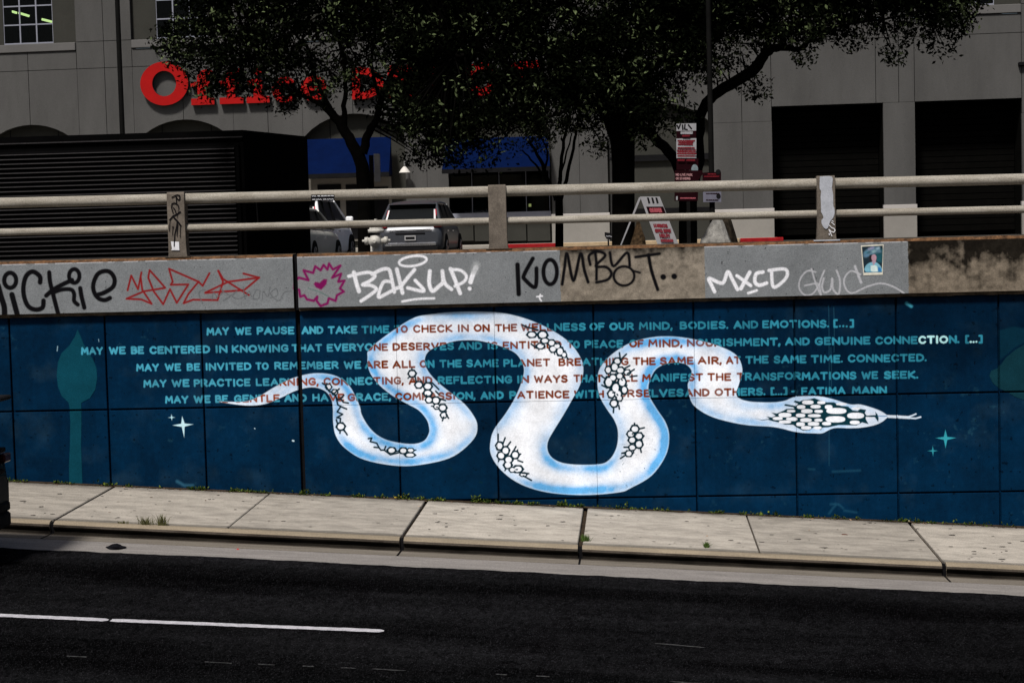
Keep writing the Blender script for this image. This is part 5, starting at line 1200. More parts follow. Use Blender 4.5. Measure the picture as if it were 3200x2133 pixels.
# ------------------------------------------------------------------ rocks
def rock(name, cxyz, rx, ry, rz_, m, label, seed, sub=3, rough=.22):
    bm = bmesh.new(); bmesh.ops.create_icosphere(bm, subdivisions=sub, radius=1)
    g = random.Random(seed); dirs = [Vector((g.uniform(-1, 1), g.uniform(-1, 1), g.uniform(-.6, 1))).normalized() for _ in range(14)]
    cut = [g.uniform(.62, .95) for _ in dirs]
    for v in bm.verts:
        n = v.co.normalized(); s_ = 1.0
        for d, c_ in zip(dirs, cut):
            k = n.dot(d)
            if k > .05: s_ = min(s_, c_/k)
        s_ *= 1+g.uniform(-.03, .03)
        v.co = Vector((n.x*s_*rx, n.y*s_*ry, n.z*s_*rz_))
        if v.co.z > 0: f = 1-.22*(v.co.z/rz_); v.co.x *= f; v.co.y *= f
        v.co += Vector(cxyz)
    me = bpy.data.meshes.new(name); bm.to_mesh(me); bm.free(); me.materials.append(m); o = bpy.data.objects.new(name, me); C.objects.link(o)
    return props(o, label, 'rock')
M_ROCK = mat('pale_limestone', (.30, .295, .28), .9, .35, 6, .8, 14, col2=(.08, .078, .075), fine=.3); M_ROCKD = mat('dark_rough_stone', (.035, .028, .02), .95, .6, 9, .8, 14, fine=.5, col2=(.006, .005, .004)); M_ROCKB = mat('brown_rough_stone', (.07, .045, .025), .95, .6, 14, .8, 20, fine=.5, col2=(.008, .006, .004))
p = at(2243, 757, 4.6); tz = at(2240, 693, 4.6)[2]; rock('boulder', (p[0], 4.6, 3.40), .42, .4, (tz-3.40)*1.12, M_ROCK, 'pale grey boulder standing behind the railing right of the forked trunk', 3)
p = at(2268, 757, 5.6); tz = at(2262, 690, 5.6)[2]; rock('boulder', (p[0], 5.6, 3.40), .40, .4, (tz-3.40)*1.2, M_ROCKD, 'black rough boulder half hidden behind the pale one', 8)
p = at(1992, 757, 7.4); tz = at(1992, 697, 7.4)[2]; rock('boulder', (p[0], 7.4, 3.42), .25, .3, (tz-3.42)*1.15, M_ROCKB, 'brown rough boulder seen between the legs of the folding sign', 5)

# ------------------------------------------------------------------ cars
M_TYRE = mat('tyre_rubber', (.012, .012, .012), .9, .2, 8); M_RIM = mat('wheel_rim', (.30, .30, .31), .35, .15, 9, metal=.7); M_CGL = mat('car_window', (.004, .005, .006), .35, .2, 2, spec=.12)
M_TLR = mat('tail_lamp_red', (.55, .01, .03), .2, .1, 9, spec=.6); M_TLW = mat('lamp_clear', (.7, .68, .7), .15, .1, 9, spec=.6); M_CHR = mat('chrome', (.75, .76, .8), .15, .05, 9, metal=.9); M_TRIM = mat('car_black_plastic', (.010, .010, .011), .7, .2, 9)
def carpaint(name, col, metal=.3, rough=.3): return mat(name, col, rough, .06, 3, spec=.5, metal=metal, fine=.04)
def car(loc, rz, paint, label, L=4.55, W=1.84, H=1.68, cat='car', suv=True, lamp=None, spoiler=False):
    """rear bumper at the local origin, nose along +y"""
    t = empty('parked_car', loc, label, cat, None, rz); hw = W/2; k = H/1.68; l = L/4.55
    def put(b, name, m, par=t):
        me_o = b.build(name, m)
        me_o.parent = par if par is t else par; return me_o
    st = [(.00, .42, .78, .86), (.04, .34, .92, .93), (.16, .28, 1.02, .985), (.45, .26, 1.05, 1.0), (1.2, .25, 1.04, 1.0), (2.4, .25, 1.01, 1.0), (3.35, .25, .99, .99), (3.9, .27, .92, .96), (4.3, .30, .82, .90), (4.52, .38, .68, .76)]
    def ring_(y, zb, zt, f): h = hw*f; zb *= k; zt *= k; return [(-h*.92, y*l, zb), (-h*.99, y*l, zb+.10), (-h, y*l, zb+.28*k), (-h*.985, y*l, zt-.16*k), (-h*.93, y*l, zt-.02), (-h*.80, y*l, zt+.012), (h*.80, y*l, zt+.012), (h*.93, y*l, zt-.02), (h*.985, y*l, zt-.16*k), (h, y*l, zb+.28*k), (h*.99, y*l, zb+.10), (h*.92, y*l, zb)]
    b = MB(); rs_ = [ring_(*s_) for s_ in st]; n = 12; V = [q for r_ in rs_ for q in r_]
    fs = [(i*n+j, i*n+(j+1) % n, (i+1)*n+(j+1) % n, (i+1)*n+j) for i in range(len(st)-1) for j in range(n)]
    b.add(V, fs, 0, True); b.add(rs_[0], [tuple(range(n))[::-1]]); b.add(rs_[-1], [tuple(range(n))]); put(b, 'body', paint)
    # glasshouse
    gy = [(.10, .62), (3.50, 2.60)] if suv else [(.05, .95), (3.45, 2.35)]
    zb, zt = 1.06*k, 1.57*k; hb, ht = hw*.90, hw*.72
    V = [(-hb, gy[0][0]*l, zb), (hb, gy[0][0]*l, zb), (hb, gy[1][0]*l, zb-.03), (-hb, gy[1][0]*l, zb-.03), (-ht, gy[0][1]*l, zt), (ht, gy[0][1]*l, zt), (ht, gy[1][1]*l, zt), (-ht, gy[1][1]*l, zt)]
    b = MB(); b.add(V, [(0, 1, 5, 4), (1, 2, 6, 5), (2, 3, 7, 6), (3, 0, 4, 7), (4, 5, 6, 7)]); put(b, 'window_glass', M_CGL)
    b = MB(); sec = [((gy[0][1]-.22)*l, .0, .70), ((gy[0][1]+.05)*l, .07, .76), (1.4*l, .12, .77), ((gy[1][1]-.1)*l, .09, .755), ((gy[1][1]+.12)*l, .0, .72)]
    V = []
    for y, dz, f in sec: h = hw*f; V += [(-h, y, zt-.01+dz*.1), (-h*.93, y, zt+dz*k*.75), (-h*.5, y, zt+dz*k+.005), (h*.5, y, zt+dz*k+.005), (h*.93, y, zt+dz*k*.75), (h, y, zt-.01+dz*.1)]
    b.add(V, [(i*6+j, i*6+j+1, (i+1)*6+j+1, (i+1)*6+j) for i in range(4) for j in range(5)]+[(i*6+5, i*6, (i+1)*6, (i+1)*6+5) for i in range(4)], 0, True); put(b, 'roof', paint)
    for s_ in (-1, 1):
        for (ya, yb, r_, nm) in ((gy[0][0]+.06, gy[0][1]+.02, .055, 'rear_pillar'), (gy[1][0]-.02, gy[1][1], .038, 'front_pillar'), (1.15, 1.2, .03, 'side_pillar'), (2.05, 2.0, .03, 'side_pillar')):
            b = MB(); b.tube([(s_*hb*.995, ya*l, zb-.02), (s_*(ht+.008), yb*l, zt+.01)], [r_*1.2, r_*.8], 6); put(b, nm, paint if r_ > .03 else M_TRIM)
        b = MB(); b.tube([(s_*hb*1.0, (gy[0][0]+.3)*l, zb), (s_*hb, (gy[1][0]-.1)*l, zb-.03)], .012, 5); put(b, 'window_trim', M_CHR)
        b = MB(); b.box(-.10, .10, -.04, .08, -.06, .08, bev=.03, fn=lambda x, y, z: (s_*(hw+.10)+x, 2.95*l+y, zb+.06+z)); put(b, 'mirror', paint)
        b = MB(); b.box(min(s_*hw*1.0, s_*hw*1.008), max(s_*hw*1.0, s_*hw*1.008), 1.0*l, 1.25*l, .80*k, .83*k); b.box(min(s_*hw*1.0, s_*hw*1.008), max(s_*hw*1.0, s_*hw*1.008), 2.0*l, 2.25*l, .80*k, .83*k); put(b, 'door_handle', M_CHR)
        for yw in (.78*l, 3.62*l):
            R_ = .345*k
            b = MB(); b.tube([(s_*(hw*.80), yw, R_), (s_*(hw*1.003), yw, R_)], R_*1.14, 24, smooth=False); put(b, 'wheel_arch', M_TRIM)
            w_o = MB(); w_o.tube([(s_*(hw*.75), yw, R_), (s_*(hw*.78), yw, R_), (s_*(hw*1.0), yw, R_), (s_*(hw*1.02), yw, R_)], [R_*.9, R_, R_, R_*.92], 24); wo_ = put(w_o, 'wheel', M_TYRE)
            w_o = MB(); w_o.tube([(s_*(hw*1.0), yw, R_), (s_*(hw*1.026), yw, R_)], [R_*.66, R_*.60], 18)
            rm = w_o.build('rim', M_RIM); rm.parent = wo_
            w_o = MB()
            for q in range(5):
                a = q*2*math.pi/5; w_o.add([(s_*hw*1.03, yw+math.cos(a+d)*rr_, R_+math.sin(a+d)*rr_) for d, rr_ in ((.2, R_*.2), (.45, R_*.55), (.8, R_*.55), (1.05, R_*.2))], [(0, 1, 2, 3)])
            rm = w_o.build('wheel_gap', M_TRIM); rm.parent = wo_
        # tail lamp: tall red wedge with a clear inner stripe on the rear pillar
        q = [(.80, .10, 1.00), (.93, .14, .98), (.80, .50, 1.42), (.72, .46, 1.42)]
        b = MB(); V = [(s_*hw*x, (y-.03)*l, z*k) for x, y, z in q]; V2 = [(x-s_*.0, y+.10, z) for x, y, z in V]
        b.add(V+V2, [(0, 1, 2, 3), (3, 2, 1, 0), (4, 5, 6, 7), (0, 4, 5, 1), (1, 5, 6, 2), (2, 6, 7, 3), (3, 7, 4, 0)]); put(b, 'tail_lamp', lamp or M_TLR)
        q = [(.74, .05, 1.02), (.81, .06, 1.0), (.73, .44, 1.42), (.69, .42, 1.42)]
        b = MB(); V = [(s_*hw*x, (y-.04)*l, z*k) for x, y, z in q]; b.add(V, [(0, 1, 2, 3)]); put(b, 'lamp_stripe', lamp or M_TLW)
        b = MB(); b.box(min(s_*hw*.72, s_*hw*.98), max(s_*hw*.72, s_*hw*.98), -.012, .22, .92*k, 1.02*k, bev=.02); put(b, 'tail_lamp', lamp or M_TLR)
    if spoiler:
        b = MB(); b.box(-hw*.74, hw*.74, -.13, .62*l, zt+.06, zt+.12, bev=.02); sp_o = put(b, 'roof_spoiler', M_TRIM)
        b = MB(); b.box(-hw*.25, hw*.25, -.14, -.12, zt+.075, zt+.105); o_ = b.build('brake_light', lamp); o_.parent = sp_o
    b = MB(); b.box(-hw*.72, hw*.72, -.03, .06, 1.05*k, 1.10*k, bev=.012); put(b, 'chrome_strip', M_CHR)
    b = MB(); b.box(-hw*.80, hw*.80, -.035, .05, .40*k, .50*k, bev=.02); put(b, 'bumper_strip', M_CHR if suv else paint)
    b = MB(); b.box(-hw*.86, hw*.86, -.02, .10, .22*k, .385*k, bev=.03); put(b, 'bumper_lower', M_TRIM)
    b = MB(); b.box(-hw*.46, hw*.46, -.022, .03, .735*k, .775*k, bev=.01); put(b, 'tailgate_recess', M_TRIM)
    b = MB(); b.box(-hw*.66, hw*.66, -.03, .03, .82*k, .87*k, bev=.015); put(b, 'tailgate_strip', M_CHR)
    pl_ = MB(); pl_.box(-.16, .16, -.034, -.02, .56*k, .70*k); pl_ = put(pl_, 'licence_plate', mat('plate_grey', (.32, .32, .33), .6, .1, 9)) if 'plate_grey' not in bpy.data.materials else put(pl_, 'licence_plate', bpy.data.materials['plate_grey'])
    b = MB(); b.box(-.13, .13, -.037, -.0345, .59*k, .665*k); o_ = b.build('plate_print', M_TRIM); o_.parent = pl_
    b = MB(); V = [(-.36, .10*l, 1.07*k), (.30, .13*l, 1.10*k)]; b.tube([(-.34, .105*l, 1.065*k), (.05, .12*l, 1.09*k), (.33, .14*l, 1.12*k)], .014, 5); put(b, 'rear_wiper', M_TRIM)
    return t
Yc = 23.0; q = at(1281, 700, Yc)
car((q[0], Yc, uz(Yc)-.02), R(-2.3), carpaint('steel_grey_paint', (.055, .06, .072)), 'steel grey sport utility car seen from behind with tall red tail lamps', H=1.70)
Yc = 15.5; q = at(848, 700, Yc); car((q[0], Yc, uz(Yc)-.02), R(-3.2), carpaint('silver_paint', (.42, .425, .40), .1, .35), 'silver hatchback parked beside the dark container', H=1.46, suv=False, L=4.2, W=1.76)
Yc = 19.0; q = at(893, 700, Yc); car((q[0], Yc, uz(Yc)-.02), R(-3.8), carpaint('white_paint_car', (.85, .86, .90), 0, .35), 'white tall car between the silver hatchback and the forked tree', H=1.80, suv=True)
# dark car at the kerb, only its tail in view
q = at(-32, 1520, -5.1); zc = gz(q[0], -5.1)-.05
dc = car((q[0]-.04, -5.1, zc), R(90), mat('dark_green_paint', (.003, .008, .009), .5, .1, 3, spec=.06), 'dark green tall car of which only the tail shows at the kerb', H=1.98, W=1.8, L=4.7, lamp=mat('dark_tail_lamp', (.03, .001, .002), .3, .2, 9, spec=.3), spoiler=True)

for ch in list(dc.children):
    if ch.name.split('.')[0] in ('chrome_strip', 'bumper_strip', 'window_trim', 'tailgate_strip'): ch.data.materials[0] = M_TRIM

# ------------------------------------------------------------------ trees
M_BARK = mat('dark_bark', (.0018, .0016, .0014), .95, .5, 8, .8, 25, fine=.4)
def leafmat(name, a, b_):
    m = bpy.data.materials.new(name); m.use_nodes = True; N = m.node_tree.nodes; L = m.node_tree.links; p_ = N['Principled BSDF']
    at_ = N.new('ShaderNodeAttribute'); at_.attribute_name = 'tint'; mx = N.new('ShaderNodeMix'); mx.data_type = 'RGBA'
    mx.inputs[6].default_value = (*a, 1); mx.inputs[7].default_value = (*b_, 1); L.new(at_.outputs['Fac'], mx.inputs[0]); L.new(mx.outputs[2], p_.inputs['Base Color'])
    p_.inputs['Roughness'].default_value = .6; p_.inputs['Specular IOR Level'].default_value = .0
    return m
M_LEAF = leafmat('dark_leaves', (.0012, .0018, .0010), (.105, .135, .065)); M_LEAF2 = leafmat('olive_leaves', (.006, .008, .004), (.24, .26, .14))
def inpoly(P, x, y):
    c_ = False; n = len(P)
    for i in range(n):
        (ax, ay), (bx, by) = P[i], P[(i+1) % n]
        if (ay > y) != (by > y) and x < (y-ay)/(by-ay)*(bx-ax)+ax: c_ = not c_
    return c_
def crown(cen, rad, per, size, seed, root, m, name='crown'):
    g = np.random.default_rng(seed); cen = np.array(cen); n = len(cen)*per
    ci = np.repeat(np.arange(len(cen)), per); d = g.normal(size=(n, 3)); d /= np.linalg.norm(d, axis=1)[:, None]
    rr_ = rad*np.cbrt(g.random(n))*g.uniform(.55, 1.25, len(cen))[ci]
    P = cen[ci]+d*rr_[:, None]*np.array([1.1, 1.1, .75])
    P[:, 2] -= (g.random(n)**3)*.10
    nrm = g.normal(size=(n, 3))+np.array([0, -.1, .75]); nrm /= np.linalg.norm(nrm, axis=1)[:, None]
    a = g.normal(size=(n, 3)); a[:, 2] -= .35; a -= nrm*(a*nrm).sum(1)[:, None]; a /= np.linalg.norm(a, axis=1)[:, None]; b_ = np.cross(nrm, a)
    s_ = size*g.uniform(.6, 1.3, n); l = s_[:, None]*a; wv = (s_*.46)[:, None]*b_
    V = np.empty((n, 4, 3)); V[:, 0] = P-l*.5; V[:, 1] = P+wv*.5-l*.05+nrm*(s_*.07)[:, None]; V[:, 2] = P+l*.5; V[:, 3] = P-wv*.5-l*.05+nrm*(s_*.07)[:, None]
    me = bpy.data.meshes.new(name); me.vertices.add(n*4); me.vertices.foreach_set('co', V.astype(np.float32).ravel())
    me.loops.add(n*4); me.loops.foreach_set('vertex_index', np.arange(n*4, dtype=np.int32)); me.polygons.add(n)
    me.polygons.foreach_set('loop_start', np.arange(0, n*4, 4, dtype=np.int32)); me.polygons.foreach_set('loop_total', np.full(n, 4, np.int32)); me.update()
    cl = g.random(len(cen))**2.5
    lit = np.where(g.random(len(cen)) < .28, .45, .03)[ci]; t = np.where(g.random(n) < lit, g.uniform(.25, 1, n), g.uniform(0, .02, n))  # sunlit leaves put into the colour: some clumps bright, the rest near black
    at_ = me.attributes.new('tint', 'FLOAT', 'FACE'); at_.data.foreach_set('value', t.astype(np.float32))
    me.materials.append(m); o = bpy.data.objects.new(name, me); C.objects.link(o); keep(o, root); return o
def tree(yt, trunk, limbs, poly, dens, nclump, label, seed, group='street trees behind the railing', spread=1.7, per=75, rad=.33, size=.10, m=M_LEAF, extra=(), base_r=.25):
    g = random.Random(seed)
    W3 = lambda q, dy=0.0: Vector(tuple(at(q[0], q[1], yt+dy)))
    p0 = W3(trunk[0][:2]); root = empty('street_tree', (p0.x, yt, uz(yt)), label, 'tree', group)
    k = (26.5+yt)/5500
    b = MB(); pts = [Vector((p0.x, yt, uz(yt)-.05))]+[W3(q) for q in trunk]; rr_ = [trunk[0][2]*k*.5*1.25]+[q[2]*k*.5 for q in trunk]
    b.tube(pts, rr_, 12); b.build('trunk', M_BARK, root)
    nodes = list(pts)
    for L_ in limbs:
        b = MB(); P = []
        for i, q in enumerate(L_):
            dy = (q[3] if len(q) > 3 else 0); P.append((W3(q, dy), q[2]*k*.5))
        Q = spline([tuple(p[0])+(p[1],) for p in P], 4)
        b.tube([Vector(q[:3])+Vector((g.uniform(-.015, .015), 0, g.uniform(-.015, .015))) for q in Q], [max(.008, q[3]) for q in Q], 9)
        b.build('limb', M_BARK, root); nodes += [Vector(q[:3]) for q in Q[3:]]
    cen = []; xs_ = [p[0] for p in poly]; ys_ = [p[1] for p in poly]; tries = 0
    while len(cen) < nclump and tries < nclump*40:
        tries += 1; x, y = g.uniform(min(xs_), max(xs_)), g.uniform(min(ys_), max(ys_))
        if not inpoly(poly, x, y) or g.random() > dens(x, y): continue
        cen.append(tuple(W3((x, y), g.uniform(-1, 1)*spread)))
    for x, y in extra: cen.append(tuple(W3((x, y), g.uniform(-.4, .4))))
    b = MB()
    for c_ in cen:
        c_ = Vector(c_); nd = min(nodes, key=lambda n_: (n_-c_).length)
        if (nd-c_).length > 2.2: nd = c_+(nd-c_).normalized()*1.2
        mid = (c_+nd)/2+Vector((g.uniform(-.1, .1), g.uniform(-.1, .1), g.uniform(0, .15)))
        b.tube([nd, mid, c_], [.022, .014, .006], 4, cap=False)
    b.build('twigs', M_BARK, root)['kind'] = 'stuff'
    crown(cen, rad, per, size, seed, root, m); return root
# left forked tree
PA = [(500, 125), (520, 60), (580, 0), (560, -160), (700, -300), (950, -400), (1250, -400), (1450, -300), (1500, 0), (1480, 330), (1440, 440), (1340, 480), (1310, 440), (1270, 330), (1180, 300), (1060, 300), (1000, 310), (960, 300), (900, 315), (840, 300), (700, 300), (640, 280), (600, 230), (560, 200)]
def dA(x, y):
    if 590 < x < 1130 and y > 205: return .38
    if 1100 < x < 1240 and 190 < y: return .3
    if 930 < x < 1060 and 90 < y < 190: return .35
    if x < 620 and y > 60: return .6
    if x > 1200 and y > 350: return .5
    return .9
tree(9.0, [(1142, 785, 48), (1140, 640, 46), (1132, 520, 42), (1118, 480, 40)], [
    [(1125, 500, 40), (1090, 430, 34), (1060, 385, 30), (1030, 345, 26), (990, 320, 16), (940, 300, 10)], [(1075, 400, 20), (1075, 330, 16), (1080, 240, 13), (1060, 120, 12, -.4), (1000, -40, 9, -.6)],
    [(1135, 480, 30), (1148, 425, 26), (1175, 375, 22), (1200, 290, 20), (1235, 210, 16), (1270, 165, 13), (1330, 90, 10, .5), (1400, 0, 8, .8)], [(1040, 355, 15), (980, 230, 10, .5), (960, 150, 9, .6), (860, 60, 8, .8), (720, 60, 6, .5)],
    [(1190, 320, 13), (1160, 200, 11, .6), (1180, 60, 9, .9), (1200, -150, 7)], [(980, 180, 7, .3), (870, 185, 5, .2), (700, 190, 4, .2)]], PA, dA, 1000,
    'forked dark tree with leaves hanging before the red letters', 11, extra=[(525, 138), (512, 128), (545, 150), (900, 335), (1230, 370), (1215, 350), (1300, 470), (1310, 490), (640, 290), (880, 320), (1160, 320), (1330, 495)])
PB = [(1230, -250), (1500, -420), (1900, -430), (2200, -350), (2260, -50), (2230, 150), (2140, 200), (2100, 270), (2150, 330), (2170, 380), (2080, 395), (2030, 415), (1990, 395), (1920, 380), (1890, 400), (1850, 370), (1720, 440), (1640, 435), (1600, 415), (1540, 470), (1480, 430), (1430, 490), (1380, 480), (1330, 420), (1270, 440), (1240, 330)]
def dB(x, y):
    if 1600 < x < 1900 and y > 330: return .35
    if x > 2060 and y > 190: return .35
    if x < 1530 and 185 < y < 315: return .3
    if x < 1650 and y > 380: return .55
    if 1340 < x < 1520 and 260 < y < 400: return .7
    return 1
tree(8.0, [(1948, 785, 72), (1948, 640, 70), (1948, 520, 70), (1946, 440, 76), (1930, 380, 84), (1915, 320, 88)], [
    [(1915, 340, 60), (1880, 220, 50), (1800, 60, 36), (1700, -150, 24)], [(1925, 340, 60), (1960, 200, 46), (2020, 60, 34), (2080, -150, 22)], [(1880, 250, 34), (1750, 180, 26, -.5), (1600, 150, 18, -.9), (1420, 180, 12, -1)],
    [(1900, 280, 30), (1780, 280, 20, .6), (1620, 330, 12, .9), (1480, 400, 7, 1.0)], [(1950, 260, 28), (2050, 200, 18, -.4), (2140, 170, 10, -.8)], [(1905, 330, 22), (1840, 330, 13, -.8), (1700, 370, 8, -1)]], PB, dB, 1700,
    'thick-trunked dark tree with the widest and densest crown', 12, extra=[(1375, 495), (1400, 490), (1500, 500), (1440, 505), (1300, 480), (1560, 480), (2130, 250), (1890, 430), (1862, 455), (2010, 430), (2100, 395), (1985, 410)])
PC = [(2060, -250), (2400, -420), (2800, -350), (3000, -200), (3050, 0), (3010, 50), (2960, 100), (2920, 80), (2880, 110), (2830, 130), (2790, 130), (2740, 100), (2680, 80), (2640, 105), (2590, 90), (2540, 120), (2470, 120), (2400, 130), (2330, 190), (2270, 215), (2220, 225), (2170, 235), (2100, 200)]
def dC(x, y):
    if x < 2380 and y > 110: return .3
    if x > 2700 and y > 30: return .55
    return .85
tree(8.5, [(2150, 785, 58), (2150, 640, 56), (2150, 590, 58), (2150, 545, 60)], [
    [(2135, 570, 34), (2110, 500, 34), (2060, 445, 32), (2010, 400, 30), (1960, 350, 24), (1930, 250, 20, .4)], [(2165, 580, 36), (2185, 500, 34), (2184, 430, 32), (2192, 350, 32), (2230, 300, 34), (2300, 255, 36), (2360, 215, 36), (2395, 165, 30), (2440, 148, 24), (2500, 155, 15), (2530, 130, 9)],
    [(2390, 180, 20), (2410, 90, 18), (2440, -40, 14, .4), (2480, -200, 10, .6)], [(2500, 148, 12), (2600, 90, 9, -.3), (2760, 60, 7, -.6), (2900, 30, 5, -.7)], [(2110, 215, 24), (2150, 165, 18), (2230, 100, 14, .5), (2300, 0, 9, .6)], [(2060, 240, 14), (2115, 175, 22), (2100, 215, 20)]], PC, dC, 950,
    'leaning dark tree whose long limb reaches over the loading bays', 13, extra=[(2362, 270), (2370, 285), (2350, 255), (2515, 165), (2505, 178), (2790, 165), (2795, 175), (2660, 120), (2665, 130), (2935, 135), (2950, 145), (2880, 120), (3010, 65), (3020, 72), (2985, 90), (2200, 240), (2110, 260)])
PD = [(1660, 240), (1800, 230), (1900, 260), (1900, 340), (1890, 380), (1880, 440), (1850, 420), (1800, 400), (1760, 410), (1710, 450), (1670, 430), (1640, 380)]
tree(12.5, [(1748, 790, 26), (1748, 700, 25), (1747, 620, 24)], [
    [(1744, 620, 14), (1752, 540, 12), (1762, 440, 10), (1780, 370, 8), (1800, 300, 5)], [(1752, 620, 14), (1775, 540, 11), (1795, 440, 9), (1808, 370, 7), (1840, 300, 5)], [(1740, 625, 16), (1710, 560, 14), (1690, 500, 11), (1650, 440, 8)], [(1748, 560, 7), (1778, 450, 5), (1785, 420, 4)], [(1805, 400, 6), (1850, 400, 5), (1880, 380, 3)], [(1700, 540, 8), (1712, 480, 6), (1690, 430, 4)], [(1725, 585, 8), (1660, 500, 6), (1630, 470, 4)]], PD, lambda x, y: .8, 60,
    'slim multi-stemmed young tree beside the shop window', 14, spread=.6, per=50, rad=.26, size=.08, m=M_LEAF2, extra=[(1890, 450), (1880, 470), (1700, 460), (1660, 450)])

# ------------------------------------------------------------------ weeds, litter and small debris
M_WEED = leafmat('weed_leaves', (.012, .03, .008), (.13, .17, .03)); M_LIT = leafmat('leaf_litter', (.02, .014, .01), (.40, .26, .17)); M_SPOT = mat('dark_gum_spots', (.07, .062, .058), .9, .3, 8)
def bits(name, P, size, m, seed, up=.3, asp=.5, flat_=False):
    g = np.random.default_rng(seed); n = len(P); P = np.array(P); nrm = g.normal(size=(n, 3))*(.15 if flat_ else 1)+np.array([0, 0, 1.0 if flat_ else .3]); nrm /= np.linalg.norm(nrm, axis=1)[:, None]
    a = g.normal(size=(n, 3)); a[:, 2] += up*3; a -= nrm*(a*nrm).sum(1)[:, None]; a /= np.linalg.norm(a, axis=1)[:, None]; b_ = np.cross(nrm, a); s_ = size*g.uniform(.4, 1.4, n)
    V = np.empty((n, 4, 3)); l = a*s_[:, None]; w_ = b_*(s_*asp)[:, None]; V[:, 0] = P; V[:, 1] = P+l*.5+w_*.5; V[:, 2] = P+l; V[:, 3] = P+l*.5-w_*.5
    me = bpy.data.meshes.new(name); me.from_pydata(V.reshape(-1, 3).tolist(), [], [(4*i, 4*i+1, 4*i+2, 4*i+3) for i in range(n)])
    t = me.attributes.new('tint', 'FLOAT', 'FACE'); t.data.foreach_set('value', np.clip(g.random(n)**2.2, 0, 1).astype(np.float32)); me.materials.append(m)
    o = bpy.data.objects.new(name, me); C.objects.link(o); return o
g = random.Random(21); P = []; Q = []
x = -4.0
while x < 18:
    x += g.uniform(.01, .12)+(g.uniform(.1, .45) if g.random() < .13 else 0)
    n = int(g.choice([0, 2, 3, 5, 9, 14])*(.6 if x > 9 else 1)); hgt = g.uniform(.02, .075)*(1.5 if g.random() < .15 else .8)
    for _ in range(n*4): P.append((x+g.gauss(0, .03), -.035-abs(g.gauss(0, .018)), gz(x, 0)-.01+g.random()*hgt))
o = bits('wall_foot_weeds', P, .042, M_WEED, 3, .5, .55); props(o, 'strip of small green weeds along the foot of the blue wall', 'weeds', kind='stuff')
for _ in range(900):
    x = g.uniform(-3, 17); y = -.03-abs(g.gauss(0, .05)); Q.append((x, y, gz(x, y)+.004))
for _ in range(60):
    x = g.uniform(-3, 17); y = g.uniform(-2.7, -.2); Q.append((x, y, gz(x, y)+.004))
o = bits('leaf_debris', Q, .042, M_LIT, 5, 0, .5, True); props(o, 'scattered dry leaves and grit on the pavement by the wall', 'debris', kind='stuff')
b = MB()
for _ in range(60):                                                   # dark soil line under the weeds
    x = -3+_*.35; vs = [(x+i*.07, -.03-g.uniform(.03, .08), gz(x+i*.07, -.06)+.006) for i in range(6)]+[(x+i*.07, .0, gz(x+i*.07, 0)+.015) for i in range(6)]
    b.add(vs, [(i, i+1, i+7, i+6) for i in range(5)])
props(b.build('soil_strip', M_SOIL), 'thin strip of dark soil at the foot of the blue wall', 'soil', kind='stuff')
b = MB()
for _ in range(230):
    x = g.uniform(-2, 17); y = g.uniform(-2.7, -.15); r_ = g.choice([.008, .012, .016, .03])*g.uniform(.6, 1.2); a = g.uniform(.8, 2.2)
    b.add([(x+r_*a*math.cos(t)*g.uniform(.8, 1.2), y+r_*math.sin(t)*g.uniform(.8, 1.2), gz(x, y)+.0045) for t in (2*math.pi*j/7 for j in range(7))], [tuple(range(7))])
o = b.build('gum_spots', M_SPOT); props(o, 'small dark gum spots dotted over the pale pavement', 'spots', kind='stuff')
def tuft(px, py, n, hgt, label, seed, wide=.05, m=M_WEED):
    c_ = atg(px, py); g = random.Random(seed); b = MB()
    for _ in range(n):
        x = c_[0]+g.gauss(0, wide); y = c_[1]+g.gauss(0, .015); z = gz(x, y)-.005; dx, dy = g.gauss(0, .35)*hgt, g.gauss(0, .3)*hgt; h_ = hgt*g.uniform(.4, 1.1); w_ = g.uniform(.002, .005)
        b.add([(x-w_, y, z), (x+w_, y, z), (x+dx*.5+w_*.7, y+dy*.5, z+h_*.65), (x+dx*.5-w_*.7, y+dy*.5, z+h_*.65), (x+dx, y+dy, z+h_)], [(0, 1, 2, 3), (3, 2, 4)])
    o = b.build('grass_tuft', m); props(o, label, 'grass'); return o
M_GRS = mat('dry_grass', (.075, .075, .03), .9, .5, 40); M_GRG = mat('green_weed', (.05, .085, .02), .9, .5, 40)
tuft(505, 1640, 80, .16, 'ragged tuft of thin grass in the kerb joint, the taller one', 1, .04, M_GRS); tuft(455, 1638, 70, .13, 'ragged grass in the kerb joint with one long leaning stalk', 2, .04, M_GRS); tuft(386, 1634, 40, .045, 'lowest flat tuft of dry grass in the kerb joint', 3, .035, M_GRS)
tuft(1827, 1690, 90, .10, 'green weed where the wide pavement joint meets the kerb', 4, .03, M_GRG); tuft(2208, 1710, 90, .09, 'single green weed at the kerb edge beyond the wide joint', 5, .015, M_GRG); tuft(1863, 1585, 60, .06, 'green weed where the wide pavement joint meets the blue wall', 6, .035, M_GRG)
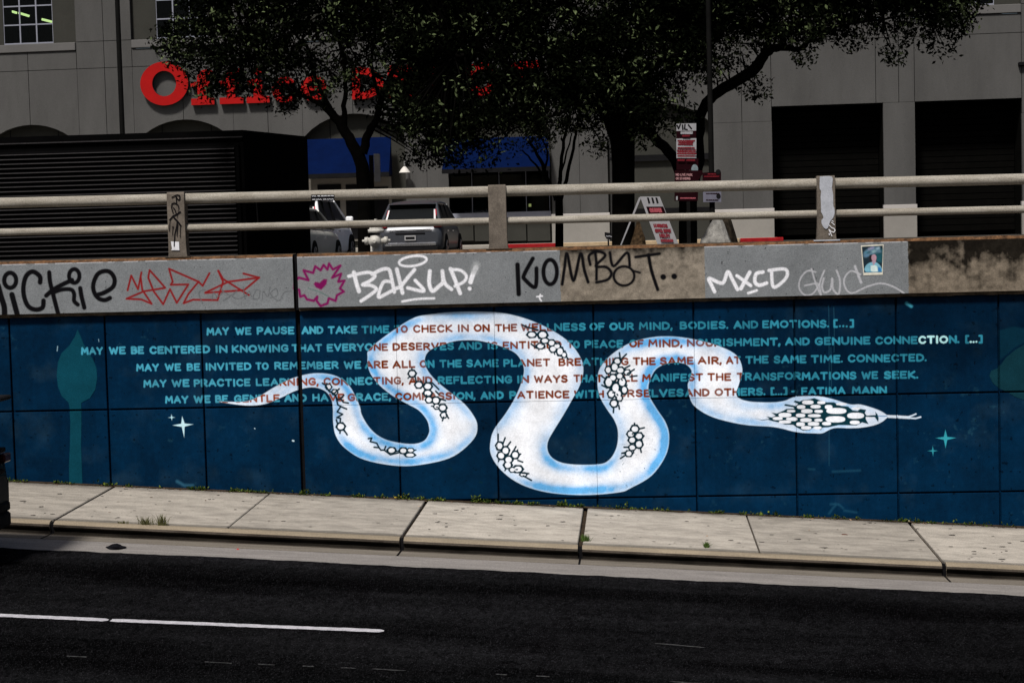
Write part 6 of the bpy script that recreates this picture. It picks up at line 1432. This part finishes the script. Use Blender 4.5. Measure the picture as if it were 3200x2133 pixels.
def lump(name, px, py, dz, w_, d_, h_, m, label, cat, seed):
    c_ = atg(px, py, dz); bm = bmesh.new(); bmesh.ops.create_icosphere(bm, subdivisions=3, radius=1); g = random.Random(seed); ph = [g.uniform(0, 6) for _ in range(6)]
    for v in bm.verts:
        n = v.co.copy(); k_ = 1+.13*math.sin(5*n.x+ph[0])+.12*math.sin(7*n.y+ph[1])+.1*math.sin(9*n.z+4*n.x+ph[2])
        v.co = Vector((c_[0]+n.x*w_*k_, c_[1]+n.y*d_*k_, c_[2]+max(0, n.z)*h_*k_))
    me = bpy.data.meshes.new(name); bm.to_mesh(me); bm.free(); me.materials.append(m); o = bpy.data.objects.new(name, me); C.objects.link(o); return props(o, label, cat)
lump('rubber_scrap', 362, 1712, -.15, .125, .10, .055, mat('scrap_rubber', (.006, .006, .008), .7, .3, 20), 'black lump of torn rubber lying in the gutter', 'rubbish', 4)
M_YEL = mat('yellow_wrapper', (.55, .40, .04), .6, .2, 20); M_WRP = mat('white_wrapper', (.6, .6, .58), .6, .2, 20)
lump('wrapper', 1245, 1557, 0, .075, .03, .035, M_YEL, 'crumpled yellow wrapper at the foot of the blue wall', 'litter', 6); lump('wrapper', 1226, 1551, 0, .045, .02, .05, M_WRP, 'crumpled white wrapper just behind the yellow one', 'litter', 7)
lump('pebble', 2385, 1602, 0, .03, .02, .03, mat('pink_stone', (.45, .25, .2), .8, .2, 20), 'pinkish pebble at the foot of the blue wall', 'pebble', 8); lump('pebble', 3180-1, 1640, 0, .02, .02, .015, M_WRP, 'tiny pale pebble at the far end of the wall foot', 'pebble', 9) if False else None
lump('dry_leaf', 2638, 1670, 0, .045, .02, .012, mat('brown_leaf', (.10, .04, .03), .8, .2, 20), 'brown dry leaf lying on the pavement under the snake head', 'leaf', 10)
lump('litter_scrap', 743, 1716, -.15, .018, .012, .012, mat('red_scrap', (.4, .03, .03), .7, .2, 20), 'tiny red scrap in the gutter', 'litter', 11)
lump('pebble', 2840, 1630, 0, .03, .02, .025, mat('buff_stone', (.38, .34, .2), .8, .2, 20), 'buff pebble at the wall end of the slanting pavement joint', 'pebble', 12); lump('pebble', 2925, 1627, 0, .03, .02, .03, M_WRP, 'whitish pebble at the wall foot near the last pavement joint', 'pebble', 13)
